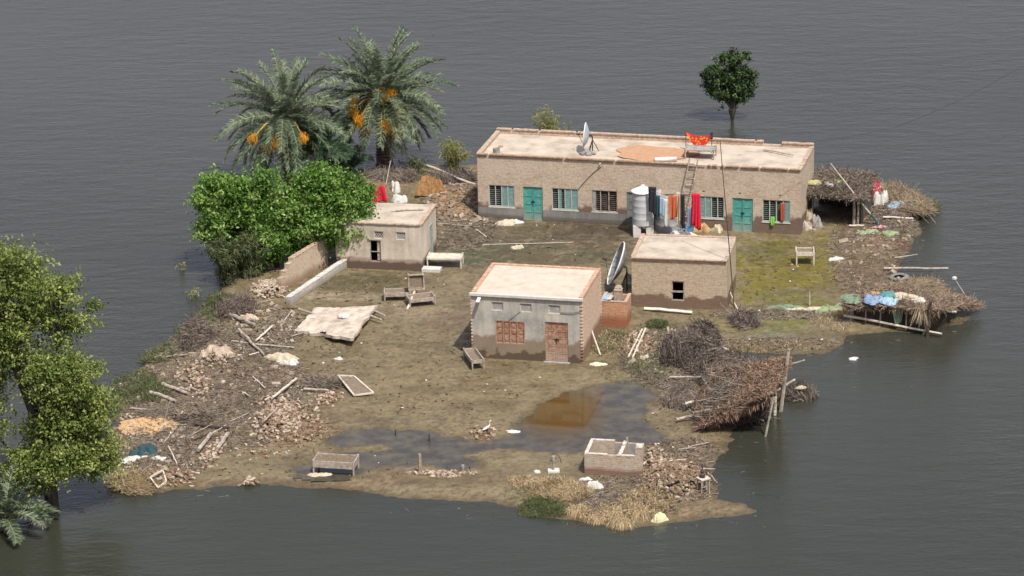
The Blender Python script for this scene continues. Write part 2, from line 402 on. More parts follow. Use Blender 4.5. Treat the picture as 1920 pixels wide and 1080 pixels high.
# ================================================================== GROUND, WATER
SHORE = [(640, 326), (690, 316), (735, 311), (800, 303), (870, 303), (930, 300), (1200, 320), (1500, 335), (1590, 328), (1645, 338), (1700, 356), (1735, 370), (1752, 390), (1728, 405),
         (1722, 440), (1712, 460), (1692, 482), (1684, 505), (1745, 520), (1802, 545), (1842, 570), (1800, 600), (1740, 615), (1650, 618), (1590, 626), (1575, 643), (1540, 657), (1480, 661),
         (1400, 655), (1368, 648), (1380, 668), (1440, 690), (1475, 712), (1440, 735), (1400, 765), (1378, 800), (1362, 830), (1335, 865), (1345, 905), (1352, 928), (1425, 948), (1428, 953), (1395, 957), (1300, 968), (1240, 972),
         (1180, 985), (1100, 976), (1040, 967), (972, 960), (960, 945), (920, 939), (860, 935), (760, 927), (700, 917), (650, 912), (600, 909), (550, 908), (480, 905), (400, 904), (370, 911), (300, 917),
         (240, 908), (208, 880), (202, 830), (212, 780), (224, 748), (200, 722), (250, 696), (262, 672), (300, 648), (340, 618), (370, 585), (400, 560), (425, 530), (405, 505), (425, 470), (440, 420), (500, 370), (560, 345)]
PUD = [(962, 799), (1005, 764), (1055, 733), (1125, 722), (1180, 711), (1215, 724), (1240, 745), (1207, 757), (1203, 785), (1247, 815), (1240, 830), (1205, 833), (1190, 845), (1092, 842), (1075, 850), (1030, 846),
       (975, 838), (905, 842), (862, 852), (905, 868), (860, 880), (780, 868), (700, 872), (675, 888), (610, 895), (540, 880), (585, 864), (640, 850), (700, 845), (755, 841), (715, 830), (640, 841), (608, 820), (650, 806), (720, 803),
       (790, 808), (860, 820), (900, 829), (950, 818)]
def sdf(X, Y, poly):
    """signed distance in metres, positive inside"""
    d2 = np.full(X.shape, 1e9); ins = np.zeros(X.shape, bool); n = len(poly)
    for i in range(n):
        ax, ay = poly[i]; bx, by = poly[(i + 1) % n]; ex, ey = bx - ax, by - ay
        t = np.clip(((X - ax) * ex + (Y - ay) * ey) / (ex * ex + ey * ey), 0, 1)
        d2 = np.minimum(d2, (X - ax - t * ex) ** 2 + (Y - ay - t * ey) ** 2)
        c = ((ay > Y) != (by > Y)) & (X < ex * (Y - ay) / (ey if abs(ey) > 1e-9 else 1e-9) + ax)
        ins ^= c
    d = np.sqrt(d2); return np.where(ins, d, -d)
def wpoly(p): return [tuple(at(*q)[:2]) for q in p]
WATER = -0.16
def spx(X, Y):
    """the photograph's pixel of ground points (for laying out the ground's own mud, algae and sand)"""
    dx, dy, dz = X, Y, -CH
    z = dx * FW.x + dy * FW.y + dz * FW.z
    return 960 + FPX * (dx * RT.x + dy * RT.y + dz * RT.z) / z, 540 - FPX * (dx * UP.x + dy * UP.y + dz * UP.z) / z
def ground():
    st = 0.11
    xs = np.arange(-21.5, 25, st); ys = np.arange(119.5, 178, st)
    X, Y = np.meshgrid(xs, ys, indexing='ij')
    d = sdf(X, Y, wpoly(SHORE)) + 0.45 * fbm(X * 0.9, Y * 0.9, 3) + 0.12 * fbm(X * 4, Y * 4, 8, 2)
    Z = np.where(d > 0, np.minimum(d / 1.1, 1) * (-WATER) + WATER, WATER + d * 0.35)
    Z = np.maximum(Z, -1.2)
    rough = np.zeros_like(X); U, V = spx(X, Y)
    def el(cx, cy, rx, ry, p=1.0): return np.clip(1.35 - np.hypot((U - cx) / rx, (V - cy) / ry) + 0.5 * fbm(X * .8, Y * .8, 21), 0, 1) ** p
    deb = np.maximum.reduce([el(400, 720, 190, 110), el(300, 850, 110, 60), el(560, 790, 100, 60), el(1660, 470, 90, 60), el(1640, 400, 90, 40), el(1220, 640, 70, 40), el(1270, 900, 90, 50), el(850, 380, 60, 50), el(500, 600, 90, 40), el(1450, 640, 100, 8)])
    inside = np.clip(d / 0.8, 0, 1)
    Z += inside * (0.018 * fbm(X * 1.3, Y * 1.3, 4) + 0.02 * fbm(X * 6, Y * 6, 9, 3) + deb * (0.10 * np.abs(fbm(X * 3.0, Y * 3.0, 14)) + 0.05 * fbm(X * 9, Y * 9, 15, 2)))
    pd = sdf(X, Y, wpoly(PUD)) + 0.35 * fbm(X * 1.1, Y * 1.1, 33) + 0.1 * fbm(X * 5, Y * 5, 34, 2)
    Z += -0.075 * np.clip((pd + 0.35) / 0.7, 0, 1) * inside
    # mounds
    for (px, py, r, h) in ((850, 372, 1.7, 0.55), (700, 345, 1.8, 0.3), (1640, 470, 1.6, 0.25), (1690, 400, 2.0, 0.35), (870, 395, 1.5, 0.2), (420, 690, 2.0, 0.2), (1280, 905, 1.3, 0.18)):
        c = at(px, py); q = np.exp(-((X - c.x) ** 2 + (Y - c.y) ** 2) / r ** 2); Z += h * q * (1 + 0.35 * fbm(X * 2.5, Y * 2.5, 41)) * inside
    # the soil's own colours
    def ln(c): return np.array([(k / 12.92 if k <= .04045 else ((k + .055) / 1.055) ** 2.4) for k in (x / 255 for x in c)])
    K = 0.66
    C = np.ones(X.shape + (3,)) * ln((138, 124, 94)) * K
    def lay(mask, col, a=1.0):
        nonlocal C
        m = np.clip(mask * a, 0, 1)[..., None]; C = C * (1 - m) + ln(col) * K * m
    n1 = fbm(X * 1.2, Y * 1.2, 51); n2 = fbm(X * 3.5, Y * 3.5, 52)
    def rg(cx, cy, rx, ry, soft=0.35, na=0.45):
        return np.clip((1 - np.hypot((U - cx) / rx, (V - cy) / ry) + na * n1 + 0.3 * n2) / soft, 0, 1)
    lay(rg(1000, 455, 250, 58), (92, 84, 68), .9)            # dark wet yard in front of the long house
    lay(rg(1000, 480, 180, 25), (86, 92, 62), .5)
    lay(rg(1080, 430, 110, 22), (84, 72, 62), .6)
    lay(rg(690, 530, 110, 28), (92, 86, 58), .9)
    lay(rg(850, 480, 60, 20), (88, 96, 70), .6)
    lay(rg(620, 600, 80, 40), (108, 102, 70), .4)
    lay(rg(790, 585, 90, 24), (158, 142, 118), .75)          # drier silt
    lay(rg(640, 555, 90, 10), (176, 160, 134), .7)
    lay(rg(850, 600, 60, 22), (120, 98, 80), .6)
    lay(rg(860, 375, 60, 50), (186, 148, 112), .85)          # sandy bank left of the long house
    lay(rg(720, 345, 60, 26), (138, 116, 92), .7)
    lay(rg(880, 425, 60, 20), (132, 118, 100), .7)
    lay(rg(1475, 505, 128, 74, .3), (128, 118, 42), 1.0)      # algae yard
    lay(rg(1480, 560, 90, 18), (122, 120, 48), .8)
    lay(rg(1440, 470, 60, 22), (100, 98, 62), .6)
    lay(np.clip((n2 - .12) * 5, 0, 1) * rg(1465, 505, 112, 72), (96, 98, 56), .6)
    lay(rg(1440, 612, 110, 20), (118, 118, 62), .9)
    lay(rg(1440, 630, 90, 8), (128, 130, 104), .7)
    lay(rg(1640, 490, 85, 90), (124, 102, 80), .85)
    lay(rg(1640, 462, 45, 16), (156, 124, 92), .8)
    lay(rg(1700, 462, 22, 10, .3), (132, 62, 44), .8)
    lay(rg(330, 760, 150, 90), (130, 108, 86), .9)           # rubble side
    lay(rg(450, 740, 140, 50), (118, 100, 86), .8)
    lay(rg(500, 690, 130, 40), (126, 106, 82), .6)
    lay(rg(390, 660, 60, 26), (160, 136, 106), .7)
    lay(rg(270, 822, 80, 22), (168, 150, 128), .75)
    lay(rg(330, 870, 60, 25), (112, 104, 74), .6)
    lay(rg(820, 730, 220, 70, .6), (142, 126, 92), .8)
    lay(rg(600, 780, 140, 40, .6), (128, 110, 84), .6)
    lay(rg(1260, 760, 70, 60), (134, 120, 92), .6)
    lay(rg(1300, 850, 90, 40), (126, 108, 84), .8)
    lay(rg(760, 900, 330, 14, .5), (128, 108, 80), .7)       # reddish foreshore
    lay(rg(1200, 950, 220, 26, .5), (132, 110, 80), .8)
    lay(rg(700, 870, 200, 20, .5), (126, 110, 84), .6)
    lay(np.clip((fbm(X * 2.2, Y * 2.2, 61) - .15) * 4, 0, 1), (110, 94, 72), .45)
    lay(np.clip((fbm(X * 5.0, Y * 5.0, 62) - .22) * 6, 0, 1), (84, 72, 56), .5)
    lay(np.clip((fbm(X * 1.0, Y * 2.4, 63) - .2) * 4, 0, 1), (164, 146, 114), .35)
    w1 = fbm(X * .55, Y * .8, 71, 5); w2 = fbm(X * 1.7 + w1 * 2, Y * 3.2, 72, 4)
    lay(np.clip((w1 - .05) * 3.5, 0, 1), (112, 98, 72), .6)
    lay(np.clip(1 - np.abs(w2) * 9, 0, 1) * np.clip((w1 + .15) * 3, 0, 1), (78, 66, 50), .3)      # drying lines of scum
    lay(np.clip(1 - np.abs(fbm(X * .8, Y * 1.3, 73, 3) - .1) * 12, 0, 1), (168, 152, 122), .4)
    lay(np.clip((fbm(X * 9, Y * 9, 74, 2) - .32) * 8, 0, 1), (66, 56, 42), .55)
    lay(np.clip((pd + .4) / .5, 0, 1), (96, 84, 62), .85)     # soaked mud round the puddle
    lay(np.clip((0.55 - d) / 0.5, 0, 1), (92, 80, 58), .75)   # soaked shore
    nx, ny = X.shape
    idx = np.arange(nx * ny).reshape(nx, ny)
    F = np.stack([idx[:-1, :-1], idx[1:, :-1], idx[1:, 1:], idx[:-1, 1:]], -1).reshape(-1, 4)
    me = npmesh('ground', np.stack([X, Y, Z], -1).reshape(-1, 3), F, smooth=True)
    a = me.color_attributes.new('soil', 'FLOAT_COLOR', 'POINT')
    a.data.foreach_set('color', np.concatenate([C, np.ones(X.shape + (1,))], -1).astype(np.float32).ravel())
    m, nt, ns, ls, b = nodes('soil')
    at_ = ns.new('ShaderNodeVertexColor'); at_.layer_name = 'soil'
    f1 = noise(ns, ls, 5, 8, 0.72); r1 = ramp(ns, [(0.55, 0.53, 0.5), (1.0, 1.0, 1.0), (1.3, 1.3, 1.3)], [0.3, 0.5, 0.72]); ls.new(f1.outputs[0], r1.inputs[0])
    f3 = noise(ns, ls, 22, 4, 0.7); r3 = ramp(ns, [(0.72,) * 3, (1.0,) * 3, (1.35,) * 3], [0.33, 0.5, 0.72]); ls.new(f3.outputs[0], r3.inputs[0])
    c = mixc(ns, ls, 0.9, at_.outputs[0], r1.outputs[0], 'MULTIPLY'); c = mixc(ns, ls, 0.8, c, r3.outputs[0], 'MULTIPLY')
    ls.new(c, b.inputs['Base Color']); b.inputs['Specular IOR Level'].default_value = 0.35
    rr = ramp(ns, [(0.32,) * 3, (0.9,) * 3], [0.42, 0.58]); f4 = noise(ns, ls, 1.3, 4); ls.new(f4.outputs[0], rr.inputs[0]); ls.new(rr.outputs[0], b.inputs['Roughness'])
    bp = ns.new('ShaderNodeBump'); bp.inputs['Strength'].default_value = 0.7; bp.inputs['Distance'].default_value = 0.05
    ls.new(f3.outputs[0], bp.inputs['Height']); ls.new(bp.outputs[0], b.inputs['Normal'])
    o = link('ground', me, m); tag(o, kind='structure')
    # height lookup for things that lie on it
    def gz(x, y):
        i = int(round((x - xs[0]) / st)); j = int(round((y - ys[0]) / st))
        if 0 <= i < nx and 0 <= j < ny: return float(Z[i, j])
        return -1.0
    return gz
GZ = ground()
def gp(px, py, dz=0.0):
    p = at(px, py); z = GZ(p.x, p.y); return Vector((p.x, p.y, max(z, WATER) + dz))

def watermat():
    m, nt, ns, ls, b = nodes('flood_water')
    tc = ns.new('ShaderNodeTexCoord')
    mp = ns.new('ShaderNodeMapping'); mp.inputs['Scale'].default_value = (0.26, 0.62, 1); mp.inputs['Rotation'].default_value = (0, 0, 0.15); ls.new(tc.outputs['Object'], mp.inputs[0])
    n1 = noise(ns, ls, 3.4, 4, 0.6, vec=mp.outputs[0])
    mp2 = ns.new('ShaderNodeMapping'); mp2.inputs['Scale'].default_value = (0.9, 1.9, 1); mp2.inputs['Rotation'].default_value = (0, 0, -0.2); ls.new(tc.outputs['Object'], mp2.inputs[0])
    n2 = noise(ns, ls, 4.5, 4, 0.65, vec=mp2.outputs[0])
    n3 = noise(ns, ls, 0.035, 3, 0.5)
    n5 = noise(ns, ls, 1.5, 3, 0.5, vec=mp.outputs[0])
    ad0 = ns.new('ShaderNodeMath'); ad0.operation = 'MULTIPLY_ADD'; ls.new(n5.outputs[0], ad0.inputs[0]); ad0.inputs[1].default_value = 1.2; ls.new(n1.outputs[0], ad0.inputs[2])
    ad = ns.new('ShaderNodeMath'); ad.operation = 'MULTIPLY_ADD'; ls.new(n2.outputs[0], ad.inputs[0]); ad.inputs[1].default_value = 0.45; ls.new(ad0.outputs[0], ad.inputs[2])
    bp = ns.new('ShaderNodeBump'); bp.inputs['Distance'].default_value = 0.06
    st = ns.new('ShaderNodeMapRange'); ls.new(n3.outputs[0], st.inputs[0]); st.inputs[1].default_value = 0.35; st.inputs[2].default_value = 0.65; st.inputs[3].default_value = 0.35; st.inputs[4].default_value = 1.0
    ls.new(st.outputs[0], bp.inputs['Strength'])
    ls.new(ad.outputs[0], bp.inputs['Height']); ls.new(bp.outputs[0], b.inputs['Normal'])
    n4 = noise(ns, ls, 0.02, 3, 0.5)
    r = ramp(ns, [(0.025, 0.027, 0.018), (0.036, 0.037, 0.028)], [0.35, 0.65]); ls.new(n4.outputs[0], r.inputs[0])
    ls.new(r.outputs[0], b.inputs['Base Color'])
    b.inputs['Roughness'].default_value = 0.04; b.inputs['IOR'].default_value = 1.36
    return m
w = MB().face([(-700, -200, WATER), (700, -200, WATER), (700, 1500, WATER), (-700, 1500, WATER)]).build('flood_water', watermat())
tag(w, kind='structure')
def puddle():
    P = wpoly(PUD); n = len(P); cx = sum(p[0] for p in P) / n; xs = np.arange(-14, 8, .2); ys = np.arange(127, 146, .2)
    X, Y = np.meshgrid(xs, ys, indexing='ij'); d = sdf(X, Y, P); ok = d > -0.7
    U, V = spx(X, Y)
    br = np.clip(1.2 - np.hypot((U - 1050) / 85, (V - 775) / 50), 0, 1) * 1.3  # brown of the house reflection, painted into the puddle's base colour
    idx = np.arange(X.size).reshape(X.shape)
    F = np.stack([idx[:-1, :-1], idx[1:, :-1], idx[1:, 1:], idx[:-1, 1:]], -1)
    k = ok[:-1, :-1] & ok[1:, :-1] & ok[1:, 1:] & ok[:-1, 1:]; F = F[k].reshape(-1, 4)
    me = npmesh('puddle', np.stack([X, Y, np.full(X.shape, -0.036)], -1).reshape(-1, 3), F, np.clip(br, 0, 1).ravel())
    m, nt, ns, ls, b = nodes('puddle_water')
    a = ns.new('ShaderNodeAttribute'); a.attribute_name = 'rnd'
    n1 = noise(ns, ls, 1.2, 5); 
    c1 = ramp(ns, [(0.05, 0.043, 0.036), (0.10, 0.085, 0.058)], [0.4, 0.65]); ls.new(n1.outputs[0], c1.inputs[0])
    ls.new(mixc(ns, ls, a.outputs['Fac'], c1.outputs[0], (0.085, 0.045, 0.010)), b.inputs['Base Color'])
    b.inputs['Roughness'].default_value = 0.03; b.inputs['IOR'].default_value = 1.333
    n2 = noise(ns, ls, 7, 3); bp = ns.new('ShaderNodeBump'); bp.inputs['Strength'].default_value = 0.05; bp.inputs['Distance'].default_value = 0.02
    ls.new(n2.outputs[0], bp.inputs['Height']); ls.new(bp.outputs[0], b.inputs['Normal'])
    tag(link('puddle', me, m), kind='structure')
puddle()

# ================================================================== BUILDING PARTS
def facade(mb, w, h, t, holes, y=0.0, z0=-0.3):
    """front wall in the xz plane at y, facing -y, with reveals of depth t round each hole (x0,x1,z0,z1)"""
    xs = sorted({0.0, w, *[q for H in holes for q in H[:2]]}); zs = sorted({z0, h, *[q for H in holes for q in H[2:4]]})
    for i in range(len(xs) - 1):
        for j in range(len(zs) - 1):
            a, b, c, d = xs[i], xs[i + 1], zs[j], zs[j + 1]
            if any(H[0] - 1e-6 <= a and b <= H[1] + 1e-6 and H[2] - 1e-6 <= c and d <= H[3] + 1e-6 for H in holes): continue
            mb.face([(a, y, c), (b, y, c), (b, y, d), (a, y, d)])
    for a, b, c, d in [H[:4] for H in holes]:
        mb.face([(a, y, c), (a, y + t, c), (b, y + t, c), (b, y, c)]); mb.face([(a, y, d), (b, y, d), (b, y + t, d), (a, y + t, d)])
        mb.face([(a, y, c), (a, y, d), (a, y + t, d), (a, y + t, c)]); mb.face([(b, y, c), (b, y + t, c), (b, y + t, d), (b, y, d)])
def window(root, x0, x1, z0, z1, spec, mframe=None, mshut=None, bars=True, y=0.0, name='window'):
    """frame in the hole; one leaf per letter: B open with bars, S louvred shutter, H half-ajar shutter"""
    mframe = mframe or M_frame; mshut = mshut or M_tealgrey; n = len(spec); t = 0.045
    f = MB(); yf = y + 0.03
    f.box(x0, yf, z0, x1, yf + .08, z0 + t); f.box(x0, yf, z1 - t, x1, yf + .08, z1)
    for i in range(n + 1):
        x = x0 + (x1 - x0 - t) * i / n; f.box(x, yf, z0 + t, x + t, yf + .08, z1 - t)
    zc = (z0 + z1) / 2
    fr = f.build(name, mframe, root)
    for i, k in enumerate(spec):
        a = x0 + (x1 - x0 - t) * i / n + t; b = x0 + (x1 - x0 - t) * (i + 1) / n
        if k in 'SH':
            s = MB(); yy = yf + 0.02; st = 0.05
            if k == 'H': b = a + (b - a) * 0.45
            s.box(a, yy, z0 + t, a + st * .6, yy + .03, z1 - t); s.box(b - st * .6, yy, z0 + t, b, yy + .03, z1 - t)
            z = z0 + t + .01
            while z < z1 - t - .03:
                s.face([(a, yy + .002, z), (b, yy + .002, z), (b, yy + .03, z + .07), (a, yy + .03, z + .07)]); z += 0.075
            s.face([(a, yy + .032, z0 + t), (b, yy + .032, z0 + t), (b, yy + .032, z1 - t), (a, yy + .032, z1 - t)])
            s.build('shutter', mshut, fr, (0, 0, 0))
    if bars:
        g = MB(); z = z0 + t + .1
        while z < z1 - t:
            g.tube([(x0 + t, yf + .09, z), (x1 - t, yf + .09, z)], .009, 5); z += 0.11
        g.build('bars', mframe, fr)
    return fr
def door(root, x0, x1, z0, z1, m, rows=4, y=0.0, carved=False, name='door'):
    f = MB(); t = .06; yf = y + .04
    f.box(x0, yf, z0, x0 + t, yf + .09, z1); f.box(x1 - t, yf, z0, x1, yf + .09, z1); f.box(x0 + t, yf, z1 - t, x1 - t, yf + .09, z1)
    xm = (x0 + x1) / 2
    for a, b in ((x0 + t, xm - .008), (xm + .008, x1 - t)):
        f.box(a, yf + .035, z0, b, yf + .06, z1 - t)
        st = .055; n = rows; H = z1 - t - z0
        f.box(a, yf + .015, z0, a + st, yf + .035, z1 - t); f.box(b - st, yf + .015, z0, b, yf + .035, z1 - t)
        for i in range(n + 1):
            zz = z0 + (H - st) * i / n; f.box(a + st, yf + .015, zz, b - st, yf + .035, zz + st)
            if carved and i < n:
                pz0 = zz + st + .035; pz1 = z0 + (H - st) * (i + 1) / n - .035; mid = (a + b) / 2
                for (u, v) in ((a + st + .03, mid - .015), (mid + .015, b - st - .03)): f.box(u, yf + .02, pz0, v, yf + .035, pz1)
    d = f.build(name, m, root)
    h = MB(); zc = z0 + (z1 - z0) * .55
    h.box(xm - .11, yf - .005, zc - .02, xm + .11, yf + .014, zc + .02); h.tube([(xm, yf - .02, zc + .02), (xm, yf - .03, zc - .16)], .018, 6)
    h.lathe([(0.001, -.03), (.045, -.02), (.045, .02), (.001, .03)], 8, (xm, yf - .02, zc + .05))
    h.build('bolt', M_dark, d)
    return d
def lattice(root, x0, x1, z0, z1, m, y=0.0, n=5, name='vent'):
    g = MB(); t = .03; yy = y + .04
    g.box(x0, yy, z0, x1, yy + .04, z0 + t); g.box(x0, yy, z1 - t, x1, yy + .04, z1); g.box(x0, yy, z0 + t, x0 + t, yy + .04, z1 - t); g.box(x1 - t, yy, z0 + t, x1, yy + .04, z1 - t)
    w = (x1 - x0 - 2 * t) / n; k = max(2, int(round((z1 - z0 - 2 * t) / w))); hh = (z1 - z0 - 2 * t) / k
    for i in range(n):
        for j in range(k):
            a = x0 + t + i * w; c = z0 + t + j * hh
            g.beam((a, yy + .02, c), (a + w, yy + .02, c + hh), .018, .02); g.beam((a + w, yy + .022, c), (a, yy + .022, c + hh), .018, .02)
    return g.build(name, m, root)
def rough_slab(x0, y0, x1, y1, z, thick=0.12, amp=0.02, st=0.25, seed=1, edge=0.02):
    """flat roof skin with an uneven hand-laid surface"""
    nx = max(2, int((x1 - x0) / st)); ny = max(2, int((y1 - y0) / st)); mb = MB()
    X = np.linspace(x0, x1, nx + 1); Y = np.linspace(y0, y1, ny + 1)
    GX, GY = np.meshgrid(X, Y, indexing='ij')
    Zz = z + amp * fbm(GX * 1.2, GY * 1.2, seed) + amp * .4 * fbm(GX * 5, GY * 5, seed + 5, 2)
    mb.v = [(float(a), float(b), float(c)) for a, b, c in zip(GX.ravel(), GY.ravel(), Zz.ravel())]
    for i in range(nx):
        for j in range(ny):
            k = i * (ny + 1) + j; mb.f.append((k, k + ny + 1, k + ny + 2, k + 1))
    return mb
def brick_row(mb, a, b, z, wd, ht, out, ln=0.115, g=random, gap=0.008, jit=0.004, skip=0.0):
    """single bricks laid side by side from a to b (xy), centred on the line"""
    a = Vector(a); b = Vector(b); d = (b - a); L = d.length; d.normalize(); n = max(1, int(L / ln)); ln = L / n
    ang = math.atan2(d.y, d.x); mtx = Matrix.Rotation(ang, 3, 'Z')
    for i in range(n):
        if g.random() < skip: continue
        c = a + d * (ln * (i + .5)); j = g.uniform(-jit, jit)
        mb.obox((c.x + out[0] + j, c.y + out[1] + j, z + ht / 2 + g.uniform(-jit, jit)), (ln - gap, wd + g.uniform(-jit, jit), ht), mtx)

# ================================================================== LONG HOUSE
BM_long = brickmat('long_house_brick', (0.50, 0.39, 0.29), (0.37, 0.27, 0.19), (0.47, 0.40, 0.32), (0.075, 0.04, 0.028), 0.86, .10, .75, (0.52, 0.44, 0.34))
LW, LD, LH = 17.415, 4.53, 3.56
def long_house():
    r = thing('long_house', 'long low brick house with teal doors and windows and flat cream roof', 'house', (-1.711, 163.66, 0), -0.246)
    wins = [(0.59, 2.01, .66, 1.87), (4.05, 5.49, .68, 1.87), (6.23, 7.62, .68, 1.87), (11.98, 13.35, .64, 1.84), (15.38, 16.85, .62, 1.83)]
    doors = [(2.48, 3.56, -0.02, 1.87), (8.12, 9.12, 0.0, 1.86), (10.2, 11.15, 0.0, 1.86), (13.79, 14.88, -0.02, 1.84)]
    vents = [(12.2, 12.33, 2.07, 2.14), (14.12, 14.25, 2.07, 2.14), (16.25, 16.38, 2.07, 2.14)]
    mb = MB(); facade(mb, LW, LH - .02, .2, wins + doors + vents)
    T = LH - .02
    mb.face([(LW, 0, -.3), (LW, LD, -.3), (LW, LD, T), (LW, 0, T)]); mb.face([(0, LD, -.3), (0, 0, -.3), (0, 0, T), (0, LD, T)]); mb.face([(LW, LD, -.3), (0, LD, -.3), (0, LD, T), (LW, LD, T)])
    mb.build('wall', BM_long, r)
    # grey plastered dado on the left half, proud of the brick
    p = MB()
    for a, b in ((0.0, 2.48), (3.56, 8.12), (9.12, 10.2)): p.box(a - (.003 if a == 0 else 0), -.02, -.3, b, -.003, .60)
    p.build('plinth', plastermat('dado_plaster', [(0.17, 0.165, 0.155), (0.25, 0.24, 0.22)], (0.12, 0.105, 0.085), .25, (0.10, 0.085, .065), .08, .12), r)
    rf = rough_slab(.2, .1, LW - .2, LD - .15, LH - .13, seed=3, amp=.03); rf.build('roof', M_roof, r, smooth=True)
    c = MB(); g = random.Random(3)
    c.box(-.02, 0.1, LH - .3, .2, LD, LH - .02)
    # left, back and right parapets capped by bricks; back one is broken near the right end
    brick_row(c, (0.09, 0.0, 0), (.09, LD, 0), LH - .018, .24, .07, (0, 0), g=g)
    c.box(0.2, LD - .13, LH - .25, 14.7, LD, LH + .10); brick_row(c, (0, LD - .07, 0), (14.7, LD - .07, 0), LH + .102, .22, .065, (0, 0), g=g, skip=.02)
    c.box(14.7, LD - .13, LH - .25, LW - .2, LD, LH - .03)
    c.box(15.7, LD - .135, LH - .028, LW, LD + .002, LH + .07); brick_row(c, (15.7, LD - .07, 0), (LW, LD - .07, 0), LH + .072, .22, .065, (0, 0), g=g)
    c.box(LW - .2, 0.1, LH - .25, LW + .015, LD - .14, LH - .02); brick_row(c, (LW - .09, 0.0, 0), (LW - .09, LD - .14, 0), LH - .018, .24, .06, (0, 0), g=g, skip=.12)
    c.build('parapet', M_cope, r)
    e = MB()
    e.box(0, .06, LH - .17, LW, .08, LH - .03)
    brick_row(e, (0, .04, 0), (11.75, .04, 0), LH - .02, .20, .06, (0, -.035), g=g, skip=.02)
    brick_row(e, (12.5, .04, 0), (LW, .04, 0), LH - .02, .20, .055, (0, -.03), g=g, skip=.12)
    brick_row(e, (0, .03, 0), (LW, .03, 0), LH - .10, .07, .075, (0, -.052), g=g, skip=.3, gap=.05)
    e.build('eaves_course', M_dentil, r)
    window(r, *wins[0], 'BBSS'); window(r, *wins[1], 'BHSS'[:4]); window(r, *wins[2], 'HBB', mframe=M_wood, mshut=M_cement); window(r, *wins[3], 'SSBB'); window(r, *wins[4], 'BBBS', mframe=M_frame)
    door(r, *doors[0], M_teal); door(r, *doors[3], M_teal)
    md = mat('grey_door_paint', [(0.12, 0.14, 0.13), (0.2, 0.22, 0.2)], 5)
    door(r, *doors[1], md); door(r, *doors[2], md)
    for a, b, c0, d in wins: MB().box(a - .03, -.03, c0 - .05, b + .03, .02, c0 - .002).build('sill', M_pale, r)
    sp = MB(); sp.tube([(6.72, .15, LH - .16), (6.72, -.16, LH - .2)], .04, 8); sp.build('spout', M_pale, r)
    cb = MB(); cb.tube([(6.78, -.03, 3.2), (6.3, -.035, 2.8), (5.9, -.03, 2.35), (5.5, -.02, 1.86)], .014, 5); cb.build('cable', M_dark, r)
    # brown silt spread to dry on the roof skin
    s = MB(); cx, cy = 9.2, 2.0; ring = []
    for k in range(40):
        a = 2 * pi * k / 40; q = 1 + .12 * sin(3 * a + 1) + .06 * sin(7 * a); x = cx + 2.15 * q * cos(a); y = min(max(cy + 1.35 * q * sin(a), .45), LD - .3)
        ring.append((x, y, LH - .085))
    s.face(ring); s.build('silt_patch', mat('roof_silt', [(0.36, 0.20, 0.11), (0.44, 0.27, 0.16)], 5, .95, .4, 30), r)
    return r
LR = long_house()
def Lw(x, y, z):
    """long-house coordinates to world"""
    a = -0.246; return Vector((-1.711 + x * cos(a) - y * sin(a), 163.66 + x * sin(a) + y * cos(a), z))

